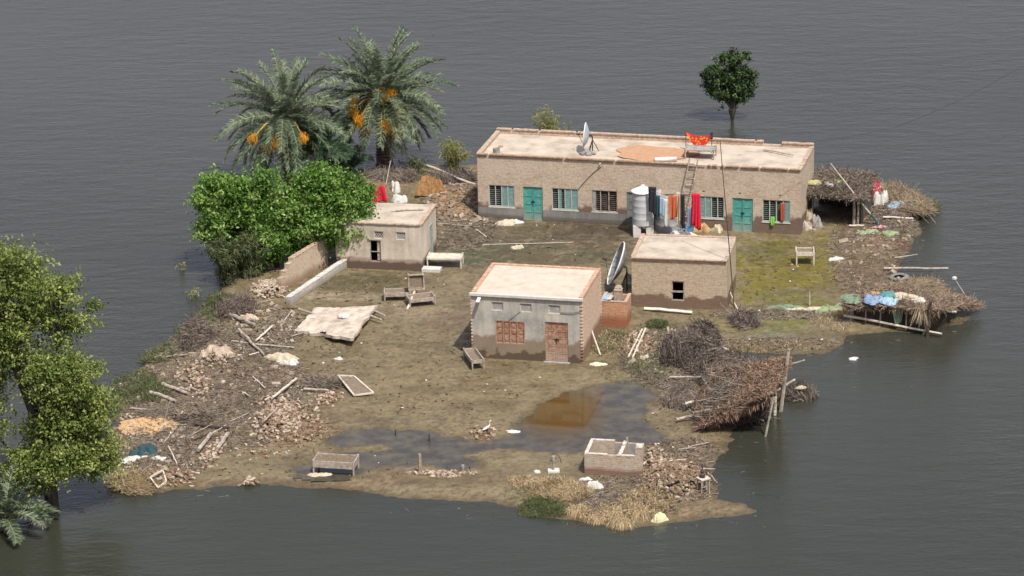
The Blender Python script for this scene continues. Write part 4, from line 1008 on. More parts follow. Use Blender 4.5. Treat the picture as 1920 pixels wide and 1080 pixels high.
log('stick', 'thin stick standing in the algae yard right of the brick hut', 'stick', (1518, 573), (1518, 573), .03, .02, M_woodp, .0, .7)
log('stick', 'thin light stick leaning on the right corner of the brick hut', 'stick', (1383, 582), (1366, 560), .03, .03, M_woodp, .0, .5)
log('plank', 'long cream concrete plank lying in front of the brick hut', 'plank', (1208, 583), (1298, 590), .09, .09, M_pale, .05, .05, n=4, bend=0)
log('plank', 'thin grey plank leaning on the right side of the plastered house', 'plank', (1126, 668), (1108, 650), .04, .04, M_woodp, .0, .9, bend=0)
log('prop', 'plank leaning on the right cot of the pair in the wet yard', 'plank', (763, 582), (782, 556), .06, .05, M_woodp, .0, .45)
log('stake', 'short dark stake standing in the puddle, taller of two', 'stake', (805, 826), (805, 826), .04, .03, M_woodd, -.1, .35)
log('stake', 'short dark stake standing in the puddle, lower of two', 'stake', (742, 815), (742, 815), .03, .03, M_woodd, -.1, .25)
log('roof_stick', 'crooked dark stick lying on the right end of the long house roof', 'stick', Lw(14.9, 3.4, LH - .02), Lw(16.6, 2.6, LH - .0), .05, .03, M_wood, raw=True)
log('lone_post', 'short brick coloured post standing beside the low pink brick row', 'post', (788, 886), (788, 886), .085, .07, BRMATS[3], -.1, .78, n=5, bend=0)
# bamboo poles that stand
def pole2(label, base, top, r, m, name='bamboo_pole'):
    A = gp(*base); B = above(base[0], base[1], top[0], top[1]); o = log(name, label, 'pole', A, B, r, r * .6, m, raw=True, bend=.01); return o
pole2('very tall thin dark pole beside the brick hut rising past the long house roof', (1377, 580), (1350, 262), .03, M_bark)
pole2('leaning bamboo pole crossing the shed at the right end of the long house', (1647, 424), (1556, 305), .045, M_woodp)
pole2('short stick with a red cloth behind the whitewashed hut', (724, 352), (734, 302), .04, M_woodp)
pole2('crooked leaning branch right of the red cloth stick', (726, 380), (720, 330), .03, M_wood)
pole2('thin cane with a pale tip standing at the right water edge', (1808, 545), (1790, 523), .02, M_woodp)
MBt = MB().lathe([(.001, -.12), (.13, -.04), (.12, .05), (.001, .1)], 7); t = MBt.build('cane_rag', C_white, None, above(1808, 545, 1789, 521)); tag(t, 'small white rag caught on the cane at the right water edge', 'rag')

# ================================================================== LADDER
def ladder():
    A = Lw(11.15, -.75, 0); B = Lw(11.75, -.06, LH + .35); r = thing('ladder', 'wooden ladder leaning against the long house eaves behind the hung clothes', 'ladder', A)
    d = B - A; sx = Vector((cos(-.246), sin(-.246), 0)) * .26
    for s in (-1, 1):
        MB().tube([sx * s * 1.1, d + sx * s * .85], .035, 6).build('rail', M_wood, r)
    for k in range(11):
        p = d * (.05 + .085 * k); q = 1.08 - .02 * k; MB().tube([p - sx * q, p + sx * q], .025, 5).build('rung', M_wood, r)
ladder()

# ================================================================== WATER TANKS
def tank(name, label, p, rad, z0, z1, lid, piers):
    r = thing(name, label, 'water tank', p); H = z1 - z0
    prof = [(.001, z0), (rad, z0), (rad, z0 + .03)]
    for k in range(1, 5): z = z0 + H * k / 5; prof += [(rad, z - .012), (rad * 1.006, z), (rad, z + .012)]
    prof += [(rad, z1)] + ([] if lid else [(rad - .02, z1), (rad - .02, z1 - .5), (.001, z1 - .5)])
    MB().lathe(prof, 36).build('barrel', M_galv if lid else mat('dull_grey_sheet', [(0.19, 0.20, 0.21), (0.34, 0.35, 0.36)], 2, .75, .1), r, smooth=True)
    if lid: l = MB().lathe([(rad * 1.1, z1 - .02), (rad * 1.1, z1 + .02), (rad * .2, z1 + .26), (rad * .18, z1 + .32), (.001, z1 + .33)], 36, mtx=None).build('lid', M_galvw, r)
    if piers:
        for x in (-.34, .34):
            for y in (-.3, .3): MB().box(x - .2, y - .16, -.15, x + .2, y + .16, z0 - .002).build('pier', M_pale, r)
pt1 = gp(1206, 440); pt2 = gp(1252, 432)
tank('water_tank', 'tall galvanised tank with white conical lid standing on short piers', pt1, .56, .62, 2.42, True, True)
tank('water_tank', 'wider open grey metal tank standing on the ground behind the hung clothes', pt2, .66, .0, 2.12, False, False)

# ================================================================== CLOTH
def hang(name, label, a, b, drop, m, cat='cloth', folds=5, amp=.05, sag=.0, taper=.15, seed=0, parent=None, group=None, uneven=.15):
    """cloth hung over a line from a to b, two layers meeting at the line"""
    a = Vector(a); b = Vector(b); g = random.Random(seed); nx, nz = 24, 14; d = b - a; side = Vector((-d.y, d.x, 0)).normalized() if Vector((d.x, d.y, 0)).length > .01 else Vector((0, 1, 0))
    ph = g.uniform(0, 6); vs = []; F = []
    for i in range(nx + 1):
        u = i / nx; q = a + d * u + Vector((0, 0, -sag * 4 * u * (1 - u))); L = drop * (1 - uneven * (.5 + .5 * sin(u * 4.1 + ph)))
        for j in range(nz + 1):
            v = j / nz; w = amp * v ** .6 * (sin(u * folds * 2 * pi + ph + v * 1.3) + .35 * sin(u * folds * 5 + 2 * v))
            vs.append(q + Vector((0, 0, -L * v)) + side * w - d * ((u - .5) * taper * v))
    for i in range(nx):
        for j in range(nz): k = i * (nz + 1) + j; F.append((k, k + 1, k + nz + 2, k + nz + 1))
    mb = MB(); o0 = a.copy(); mb.v = [tuple(p - o0) for p in vs]; mb.f = F; o = mb.build(name, m, parent, o0, smooth=True)
    md = o.modifiers.new('t', 'SOLIDIFY'); md.thickness = .012; tag(o, label, cat, group); return o
def rag(name, label, px, py, rx, ry, h, m, cat='rag', seed=0, z=None, rot=0.0, group=None, off=0.0):
    """crumpled cloth or sack lying in a heap: closed, creased, ragged outline"""
    c = gp(px, py) if z is None else (Vector(z) if not isinstance(z, (int, float)) else at(px, py, z)); n, k = 48, 13; g = random.Random(seed + 99)
    sx, sy = g.uniform(0, 50), g.uniform(0, 50)
    A, Q = np.meshgrid(np.arange(n) * 2 * pi / n, np.linspace(0, 1, k + 1), indexing='xy')
    ca, sa = np.cos(A), np.sin(A)
    if cat in ('sack', 'hay', 'bedding', 'clod', 'bag'): h = h * 1.7
    E_ = np.clip(1 + 1.1 * fbm(ca * 1.0 + sx, sa * 1.0 + sy, seed, 2) + .25 * fbm(ca * 2.6 + sx, sa * 2.6 + sy, seed + 4, 2) * Q, .3, 1.9)
    X = Q * rx * E_ * ca; Y = Q * ry * E_ * sa; mr_ = min(rx, ry)
    X = X + .30 * mr_ * fbm(X * 1.6 / mr_ + sx, Y * 1.6 / mr_ + sy, seed + 6, 2) * Q; Y = Y + .30 * mr_ * fbm(X * 1.6 / mr_ + sy, Y * 1.6 / mr_ + sx, seed + 7, 2) * Q
    f = 3.2; wx = X + .12 * fbm(X * 4, Y * 4, seed + 8, 2)
    rd = (1 - np.abs(fbm(wx * f + sx, Y * f * .5 + sy, seed + 2, 2)) * 2.2); rd2 = (1 - np.abs(fbm(X * f * .9 + sy, Y * f * 2.2, seed + 3, 2)) * 1.9)
    Z = h * (1 - Q ** 5) * (.12 + .55 * rd + .35 * rd2 + .35 * (vn(X * 1.5 / mr_ + sx, Y * 1.5 / mr_, seed) - .3) * (1 - Q))
    Z = np.where(Q >= .999, -.03, np.maximum(Z, .008))
    cr_, sr = cos(rot), sin(rot)
    V = np.stack([X * cr_ - Y * sr, X * sr + Y * cr_, Z], -1).reshape(-1, 3)
    mb = MB(); mb.v = [tuple(map(float, q)) for q in V]
    for j in range(k):
        for i in range(n): a = j * n + i; b = j * n + (i + 1) % n; mb.f.append((a, b, b + n, a + n))
    o = mb.build(name, m, None, c + Vector((0, 0, off))); tag(o, label, cat, group); return o
def patterned(name, base, c2, scale=9, thr=.5):
    m, nt, ns, ls, b = nodes(name); v = ns.new('ShaderNodeTexVoronoi'); v.inputs['Scale'].default_value = scale; v.feature = 'F1'
    t = ns.new('ShaderNodeTexCoord'); ls.new(t.outputs['Object'], v.inputs['Vector']); r = ramp(ns, [c2, c2, base, base], [0, thr - .03, thr, 1]); ls.new(v.outputs['Distance'], r.inputs[0])
    ls.new(r.outputs[0], b.inputs['Base Color']); b.inputs['Roughness'].default_value = .9; return m
M_redpat = patterned('red_yellow_pattern', (0.55, 0.025, 0.015), (0.62, 0.24, 0.03), 6.5, .38)
M_multi = patterned('red_blue_pattern', (0.40, 0.04, 0.06), (0.55, 0.5, 0.55), 8, .3)
# red cloth over the roof cot on two stakes
ca, cb = Lw(10.75, 3.0, 4.42), Lw(12.2, 2.7, 4.42)
for p, q, l in ((ca, Lw(10.75, 3.0, LH - .12), 'left'), (cb, Lw(12.2, 2.7, LH - .12), 'right')):
    log('stake', 'thin %s stake holding up the red patterned cloth on the roof' % l, 'stake', q, p + Vector((0, 0, .05)), .022, .018, M_woodd, raw=True, bend=0)
def hammock():
    n = 20; vs = []; F = []
    for i in range(n + 1):
        u = i / n; p = ca + (cb - ca) * u; dr = .04 + .86 * min(u / .52, (1 - u) / .48) ** .85; sg = .13 * sin(pi * u)
        for j in range(9):
            v = j / 8; vs.append(tuple(p + Vector((0.0, -.12 * v + .05 * sin(u * 9) * v, -sg - dr * v * .95)) - ca))
    for i in range(n):
        for j in range(8): k = i * 9 + j; F.append((k, k + 1, k + 10, k + 9))
    mb = MB(); mb.v = vs; mb.f = F; o = mb.build('red_cloth', M_redpat, None, ca); o.modifiers.new('t', 'SOLIDIFY').thickness = .02
    tag(o, 'red and yellow patterned cloth hung as a triangle above the roof cot', 'cloth')
hammock()
tag(MB().box(-.06, -.06, -.22, .06, .06, .12).build('black_cloth_bit', M_black, None, cb), 'small black rag tied on the right roof stake', 'rag')
# washing line by the tanks
l0 = above(1221, 449, 1221, 358); l1 = above(1314, 452, 1314, 368)
def lp(px, py): return above(px, 449 + (px - 1221) * .035, px, py)
wl_ = MB(); wl_.tube([l0 + (l1 - l0) * (k / 10) - Vector((0, 0, .6 * (k / 10) * (1 - k / 10))) - l0 for k in range(11)], .01, 4); tag(wl_.build('washing_line', M_dark, None, l0), 'thin line carrying clothes in front of the two metal tanks', 'washing line')
G_ = 'clothes hung out in front of the metal tanks'
def gar(x0, x1, y0, y1, m, lab, seed, folds=2, amp=.04, dy=0.0, taper=0.1, sag=0.0):
    a, b = lp(x0, y0), lp(x1, y0 + 1); a.y += dy; b.y += dy
    hang('garment', lab, a, b, (y1 - y0) / 33.0, m, folds=folds, amp=amp, seed=seed, group=G_, taper=taper, sag=sag)
gar(1216, 1231, 350, 402, M_black, 'long black garment hanging between the two metal tanks', 1)
gar(1229, 1238, 366, 412, C_dteal, 'dark teal garment on the line left of the pale blue shirt', 2)
gar(1236, 1246, 370, 404, C_blue, 'pale blue shirt on the line in front of the open tank', 3)
gar(1244, 1252, 373, 424, C_white, 'narrow white garment on the line beside the pale blue shirt', 4, 1)
gar(1253, 1274, 366, 410, C_orange, 'orange shirt bunched on the line in front of the open tank', 5, 2, .07, taper=.35)
gar(1269, 1276, 360, 422, C_cream, 'long cream scarf on the line right of the orange shirt', 6, 1)
gar(1275, 1284, 364, 424, M_black, 'dark grey blanket on the line between cream scarf and ladder', 7)
gar(1297, 1313, 362, 428, C_red, 'bright red sheet hanging in front of the ladder', 8, 3, .07, taper=-.15)
gar(1289, 1298, 390, 428, C_denim, 'blue cloth half hidden behind the bright red sheet', 9, dy=.1)
hang('towel', 'small lime green towel hanging on the bars of the rightmost window', Lw(15.85, -.12, .95), Lw(16.07, -.12, .95), .5, C_lime, folds=2, amp=.03, seed=10)
hang('towel', 'long orange red towel hanging on the rightmost window', Lw(16.35, -.08, 1.72), Lw(16.58, -.08, 1.72), 1.05, cl('rust_cloth', (0.42, 0.09, 0.05)), folds=2, amp=.03, seed=11)
rag('blue_tub', 'small blue cloth bundle at the foot of the ladder', 1290, 432, .25, .2, .3, cl('bright_blue_cloth', (0.05, 0.22, 0.55)), seed=3)
rag('laundry_heap', 'white and blue laundry heap on the ground below the hung clothes', 1272, 440, .7, .35, .2, C_white, 'laundry', seed=4)
for i, (px, py, rx, ry, h, m, t) in enumerate(((1318, 433, .45, .3, .25, C_tan, 'tan'), (1330, 424, .5, .35, .35, M_wood, 'grey'), (1343, 432, .4, .3, .22, C_cream, 'cream'), (1312, 421, .35, .3, .3, M_cement, 'dark grey'))):
    rag('sack', '%s crumpled sack in the heap between the red sheet and the teal door' % t, px, py, rx, ry, h, m, 'sack', seed=20 + i, rot=i)
for i, (px, py, rx, ry, h, m, t) in enumerate(((1515, 416, .35, .35, .45, C_cream, 'cream sack of the heap at the right corner of the long house'), (1530, 424, .4, .3, .4, M_cement, 'grey sack of the heap at the right corner of the long house'), (1511, 428, .3, .3, .25, M_wood, 'brown sack of the heap at the right corner of the long house'))):
    rag('sack', t, px, py, rx, ry, h, m, 'sack', seed=30 + i)
rag('rag', 'cream and brown crumpled cloth before the left teal door', 945, 419, .75, .35, .22, C_cream, seed=41)
rag('rag', 'white cloth scrap at the right end of the cream cloth before the left teal door', 966, 418, .3, .2, .2, C_white, seed=42)
rag('rag', 'small pale scrap in the dark yard behind the plastered house', 973, 465, .3, .2, .2, C_cream, seed=43)
rag('sack', 'white sacks lying behind the whitewashed hut beside the red cloth', 752, 378, .45, .35, .25, C_white, 'sack', seed=44)
rag('sack', 'smaller white sack above the others behind the whitewashed hut', 742, 360, .3, .3, .35, M_pale, 'sack', seed=45)
hang('red_shawl', 'red shawl draped on a stick behind the whitewashed hut', above(716, 385, 722, 348), above(716, 385, 702, 358), 1.0, C_red, folds=2, seed=46, taper=-.5, sag=-.1)
hay = rag('hay_clump', 'rounded clump of orange brown straw on the sandy bank', 813, 374, .85, .6, .62, mat('orange_straw', [(0.22, 0.11, 0.045), (0.42, 0.24, 0.10)], 8, .95, 1.0, 30), 'hay', seed=47)
rag('rag', 'pale cloth and plastic draped over rubble left of the fallen roof slab', 524, 676, .9, .45, .3, C_cream, seed=48, rot=-.2)
rag('rag', 'smaller pink sheet scrap beside the pale cloth left of the fallen slab', 545, 683, .5, .25, .22, M_pale, seed=49)
rag('scrap', 'small white scrap on the mud below the fallen roof slab', 635, 673, .2, .14, .12, C_white, seed=50)
rag('scrap', 'white scrap lying on the fallen roof slab', 648, 592, .28, .2, .12, C_white, seed=51, z=.42)
rag('clod', 'pale earth clod near the left bank brushwood', 402, 672, .75, .4, .3, mat('pale_earth', [(0.34, 0.26, 0.19), (0.50, 0.41, 0.31)], 4, .95, .7, 14), 'clod', seed=52)
rag('clod', 'small pale clod above the crossed beams', 463, 600, .4, .25, .2, MATS['pale_earth'], 'clod', seed=53)
rag('sand_patch', 'flat orange sand patch beside the large leaning tree', 283, 800, 1.0, .95, .08, mat('orange_sand', [(0.36, 0.21, 0.10), (0.54, 0.36, 0.18)], 5, .95, .5, 20), 'sand', seed=54)
rag('tarp', 'dark blue tarpaulin crumpled on the near left shore', 270, 848, .75, .5, .35, C_dteal, 'tarp', seed=55, rot=.4)
rag('sheet', 'pale sheet of board on the near left shore beside the tarpaulin', 245, 862, .7, .3, .12, M_pale, 'board', seed=56, rot=.4)
rag('sheet', 'small pale board among bricks beside the dark tarpaulin', 298, 861, .35, .22, .12, M_pale, 'board', seed=57)
rag('sack', 'cream flat sack on the mud beneath the front wooden cot', 597, 889, .5, .2, .07, C_cream, 'sack', seed=58)
rag('scrap', 'white rounded bag on the ground in front of the roofless pen', 1113, 915, .27, .2, .2, C_white, 'bag', seed=59)
rag('scrap', 'yellowish bag at the near right water edge', 1236, 970, .3, .24, .2, cl('pale_yellow_plastic', (0.58, 0.56, 0.34)), 'bag', seed=60)
rag('scrap', 'white rags at the foot of the roofless pen left corner', 1100, 900, .22, .14, .12, C_white, seed=61)
rag('scrap', 'cream scraps on the ground at the plastered house right corner', 1119, 684, .35, .22, .1, cl('cream_plastic', (0.62, 0.58, 0.42)), seed=62)
rag('scrap', 'pale scrap at the left tip of the brown reflecting puddle', 962, 808, .35, .14, .08, C_white, seed=63)
rag('tarp', 'blue grey tarpaulin spread on the reeds at the right end of the island', 1684, 398, .55, .42, .3, C_blue, 'tarp', seed=64)
rag('sack', 'white sack beside the patterned bedding near the right shed', 1653, 390, .35, .35, .5, C_white, 'sack', seed=65)
rag('bedding', 'red and white patterned bedding piled near the right shed posts', 1634, 380, .5, .5, .75, M_multi, 'bedding', seed=66)
rag('bedding', 'blue cloth on top of the patterned bedding', 1629, 366, .22, .2, .35, cl('royal_blue_cloth', (0.08, 0.16, 0.50)), 'bedding', seed=67, off=.5)
rag('rag', 'pale green cloth lying left of two on the brown bank below the right shed', 1625, 437, .55, .25, .15, C_green, seed=68, rot=.2)
rag('rag', 'pale green cloth lying right of two on the brown bank below the right shed', 1670, 440, .4, .35, .15, C_green, seed=69, rot=-.6)
rag('rag', 'faint pink cloth on the brown bank below the right shed', 1650, 428, .3, .15, .12, C_pink, seed=70)
rag('clod', 'pale stone lying right of the algae yard', 1568, 487, .3, .2, .15, M_pale, 'stone', seed=71)

# ================================================================== TYRE
def tyre():
    p = gp(1686, 523, .08); Rr, q = .5, .13; prof = []
    for k in range(13): a = -pi * .82 + 2 * pi * .82 * k / 12 ; prof.append((Rr - q + q * cos(a) * 1.0, q * .75 * sin(a)))
    mb = MB(); mb.lathe(prof, 40); r = thing('tyre', 'old grey tyre lying flat on the right shore', 'tyre', p); r.rotation_euler = (.06, -.04, 0)
    mb.build('casing', M_rubber, r, smooth=True)
    t = MB()
    for k in range(44):
        a = 2 * pi * k / 44
        for s in (-1, 1): t.obox((cos(a) * (Rr - .005), sin(a) * (Rr - .005), s * .045), (.025, .045, .05), Matrix.Rotation(a, 3, 'Z'))
    t.build('tread', M_rubber, r)
tyre()

# ================================================================== FALLEN ROOF SLAB
def slab():
    P = [gp(552, 622), gp(592, 585), gp(708, 588), gp(660, 653), gp(604, 650)]
    for p, z in zip(P, (.12, .22, .42, .48, .3)): p.z = z
    o = P[0].copy(); o.z = 0; g = random.Random(4); n = 26
    r = thing('fallen_roof_slab', 'large cracked pink mud roof slab fallen flat in the yard', 'roof slab', o); top = []
    # bilinear patch with ragged rim
    A, B, C, D = P[0], P[1], P[2], P[3]; vs = []; F = []
    for i in range(n + 1):
        for j in range(n + 1):
            u, v = i / n, j / n; q = A * (1 - u) * (1 - v) + B * (1 - u) * v + C * u * v + D * u * (1 - v)
            ru = .13 * float(fbm(np.array(v * 6.), np.array(u * 6. + 3), 71)) ; e = (1 if i in (0, n) or j in (0, n) else 0)
            q = q + Vector((ru * e * 1.8, ru * e * 1.8, .09 * float(fbm(np.array(q.x * 2.6), np.array(q.y * 2.6), 72)) - .10 * max(0, 1 - math.hypot(u - .3, v - .15) * 4)))
            vs.append(q - o)
    N = len(vs); mb = MB(); mb.v = [tuple(q) for q in vs] + [(q.x, q.y, q.z - .15) for q in vs]
    for i in range(n):
        for j in range(n):
            k = i * (n + 1) + j
            if math.hypot(i / n - .45, j / n - .0) < .07: continue
            mb.f.append((k, k + n + 1, k + n + 2, k + 1)); mb.f.append((N + k, N + k + 1, N + k + n + 2, N + k + n + 1))
    for i in range(n):
        for (a, b) in ((i * (n + 1), (i + 1) * (n + 1)), ((i + 1) * (n + 1) + n, i * (n + 1) + n), (i + 1, i), (n * (n + 1) + i, n * (n + 1) + i + 1)): mb.f.append((a, N + a, N + b, b))
    mb.build('slab', mat('pink_mud_plaster', [(0.28, 0.22, 0.17), (0.46, 0.38, 0.31), (0.56, 0.48, 0.40)], 2.2, .95, .6, 12), r)
    for (a, b) in (((700, 592), (722, 600)), ((694, 602), (716, 608)), ((560, 590), (588, 596))):
        q = MB(); q.tube([gp(*a, .3) - o, gp(*b, .22) - o], .05, 6); q.build('rafter', M_wood, r)
slab()

# ================================================================== PUMPS, STANDS
def pump(name, label, px, py, h, slabw=.0):
    p = gp(px, py); r = thing(name, label, 'hand pump', p)
    MB().lathe([(.001, 0), (.07, 0), (.06, .05), (.045, .08), (.045, h * .6), (.07, h * .62), (.07, h * .95), (.03, h), (.001, h)], 12).build('body', M_cement, r)
    MB().tube([(0, 0, h), (0, 0, h + .12)], .015, 5).tube([(-.05, 0, h + .1), (.12, 0, h + .08), (.28, -.02, h - .1), (.34, -.03, h - .35)], .016, 5).build('handle', M_dark, r)
    MB().tube([(0, 0, h * .72), (-.12, -.06, h * .7), (-.16, -.08, h * .62)], .025, 7).build('spout', M_dark, r)
    if slabw: MB().box(-slabw * .6, -slabw / 2, -.12, slabw * .6, slabw / 2, .09).build('base', M_pale, r)
pump('hand_pump', 'tall hand pump on a square pale base left of the roofless pen', 1038, 884, .75, .42)
pump('hand_pump', 'short hand pump behind the low pink brick row', 868, 888, .42)
rag('stone', 'small white stone left of the tall hand pump', 1007, 885, .13, .12, .12, C_white, 'stone', seed=81)
rag('stone', 'flat pair of muddy stones left of the tall hand pump near dry grass', 965, 895, .3, .12, .12, MATS['loose_brick_muddy'], 'stone', seed=82)
def trestle():
    p = gp(1316, 926); r = thing('wooden_stand', 'rickety wooden stand holding a dark engine at the near right shore', 'stand', p, .5)
    for x in (0, .36):
        for y in (0, .34): MB().beam((x * 1.1 - .03, y, -.05), (x, y, .62), .045).build('leg', M_wood, r)
    MB().box(-.05, -.05, .62, .42, .4, .67).build('top', M_woodp, r); MB().beam((0, 0, .3), (.36, .0, .32), .03).build('brace', M_wood, r)
    e = MB(); e.lathe([(.001, 0), (.12, .0), (.13, .15), (.06, .2), (.09, .3), (.03, .36), (.03, .62), (.001, .62)], 9, (.15, .2, .67)); e.tube([(.15, .2, .9), (.35, .25, 1.0), (.38, .2, .72)], .025, 6)
    tag(e.build('engine_part', M_woodd, None, p, .5), 'dark rusty machine part standing on the rickety wooden stand', 'machine part')
trestle()

# ================================================================== BRUSH, THATCH
def brush_pile(name, label, cat, px, py, rx, ry, h, n, m, L=(.4, 1.2), rr=(.006, .016), lean=.5, seed=0, core=None, bend=.25, flow=None, z=None):
    """mound of twigs over a dark tangled core"""
    n = int(n * 1.35); c = gp(px, py); g = np.random.default_rng(seed + 100); r = thing(name, label, cat, c)
    def edge(t): return np.clip(1 + .75 * fbm(np.cos(t) * 1.4 + seed * 3.1, np.sin(t) * 1.4 + seed, seed, 3), .45, 1.7)
    def mound(x, y, q): return h * np.clip(1 - q ** 1.7, 0, 1) ** .8 * np.clip(.75 + 1.15 * fbm(x * 1.0 + seed * 5, y * 1.0, seed, 3), .2, 1.7)
    th = g.uniform(0, 2 * pi, n); q = np.sqrt(g.random(n)); ed = edge(th); x = q * rx * ed * np.cos(th); y = q * ry * ed * np.sin(th)
    top = mound(x, y, q)
    z1 = top * (1 - .3 * g.random(n) ** 2) + .03
    tx = -y / ry; ty = x / rx; D = np.stack([tx + g.normal(0, lean, n), ty * .6 + g.normal(0, lean, n), g.normal(0, .35, n)], 1)
    D = g.normal(0, 1, (n, 3)) + np.array([1.1 * cos(seed * 1.7), .5 * sin(seed * 1.7), 0]) * np.sign(g.normal(size=(n, 1)))
    Nn = unit(np.stack([x / rx ** 2, y / ry ** 2, np.maximum(z1, .05) / h ** 2 * .8], 1)); D = D - (D * Nn).sum(1, keepdims=True) * Nn * .88
    if flow is not None: D = D * .5 + np.array(flow) * 1.2 + g.normal(0, .35, (n, 3))
    LN = g.uniform(*L, n) * np.where(g.random(n) < .06, 1.7, 1.0); RD = g.uniform(*rr, n); wild = g.random(n) < .07
    D = np.where(wild[:, None], g.normal(0, 1, (n, 3)) + np.array([0, 0, .6]), D)
    v = sticks(np.stack([x, y, z1], 1), D, LN, RD, bend, g); npobj('twigs', v, m, r)
    # tangled inner body
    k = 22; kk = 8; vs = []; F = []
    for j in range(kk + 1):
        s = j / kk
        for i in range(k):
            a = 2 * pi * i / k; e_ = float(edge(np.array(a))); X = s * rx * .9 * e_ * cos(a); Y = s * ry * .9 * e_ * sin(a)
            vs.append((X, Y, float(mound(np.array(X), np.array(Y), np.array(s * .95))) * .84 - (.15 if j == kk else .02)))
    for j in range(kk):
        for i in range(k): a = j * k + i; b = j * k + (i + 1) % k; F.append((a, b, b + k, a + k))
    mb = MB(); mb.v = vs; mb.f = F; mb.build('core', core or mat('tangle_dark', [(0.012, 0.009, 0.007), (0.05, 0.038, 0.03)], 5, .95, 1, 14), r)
    return r
brush_pile('brush_pile', 'tall mound of dark brown brushwood right of the plastered house', 'brush pile', 1300, 668, 1.35, 1.9, 1.5, 6000, M_twig, seed=1)
brush_pile('brush_pile', 'lower dark brushwood spilling right of the tall mound to the inlet', 'brush pile', 1362, 702, 1.6, 1.6, .8, 4200, M_twig, seed=2)
brush_pile('brush_pile', 'grey tangled branches at the left foot of the rust thatch', 'brush pile', 1285, 748, .9, 1.6, .35, 1100, M_twigg, seed=3, rr=(.006, .014))
brush_pile('brush_pile', 'dark low brushwood on the bank behind the long house left corner', 'brush pile', 850, 340, 1.6, 1.0, .55, 1800, M_twig, seed=4)
brush_pile('brush_pile', 'grey brushwood on the bank below the right palm', 'brush pile', 725, 340, 1.5, 1.0, .4, 900, M_twigg, seed=5)
brush_pile('brush_pile', 'dark twigs heaped on the left bank beside the pink brick heap', 'brush pile', 447, 583, .9, 1.6, .55, 1500, M_twig, seed=6)
brush_pile('brush_pile', 'dark bundle of twigs lower on the left bank', 'brush pile', 368, 635, .8, 1.7, .55, 1500, M_twig, seed=7)
brush_pile('brush_pile', 'small dark twig heap right of the brick hut front corner', 'brush pile', 1396, 606, .7, .9, .35, 800, M_twig, seed=8)
brush_pile('reed_pile', 'straw coloured reeds piled at the far right end of the island', 'reed pile', 1668, 378, 1.0, 1.5, .55, 1500, M_straw, seed=9, flow=(.8, -.5, 0))
brush_pile('reed_pile', 'brown reeds sloping into the water at the rightmost upper shore', 'reed pile', 1705, 392, .9, 1.7, .4, 1300, M_straw, seed=10, flow=(.8, -.5, -.1))
brush_pile('brush_pile', 'loose brown brush on the bank around the tyre', 'brush pile', 1720, 548, 1.3, 1.4, .25, 900, M_straw, seed=11, flow=(1, 0, 0))
brush_pile('brush_pile', 'twigs and broken wood beside the pale fallen bed frame', 'brush pile', 610, 722, .75, .7, .25, 500, M_twigg, seed=12, flow=(1, -.4, 0))
brush_pile('brush_pile', 'dark broken twigs in the middle of the brown debris field', 'brush pile', 365, 790, .8, .5, .2, 350, M_twig, seed=13)
brush_pile('brush_pile', 'grey reeds lying above the orange sand patch', 'brush pile', 300, 775, .7, .7, .15, 250, M_twigg, seed=14, flow=(1, .6, 0))
brush_pile('straw_pile', 'orange brown straw sloping into the near left water', 'straw pile', 258, 903, 1.0, .9, .3, 900, M_dryg, seed=15, flow=(1, -.6, -.1))

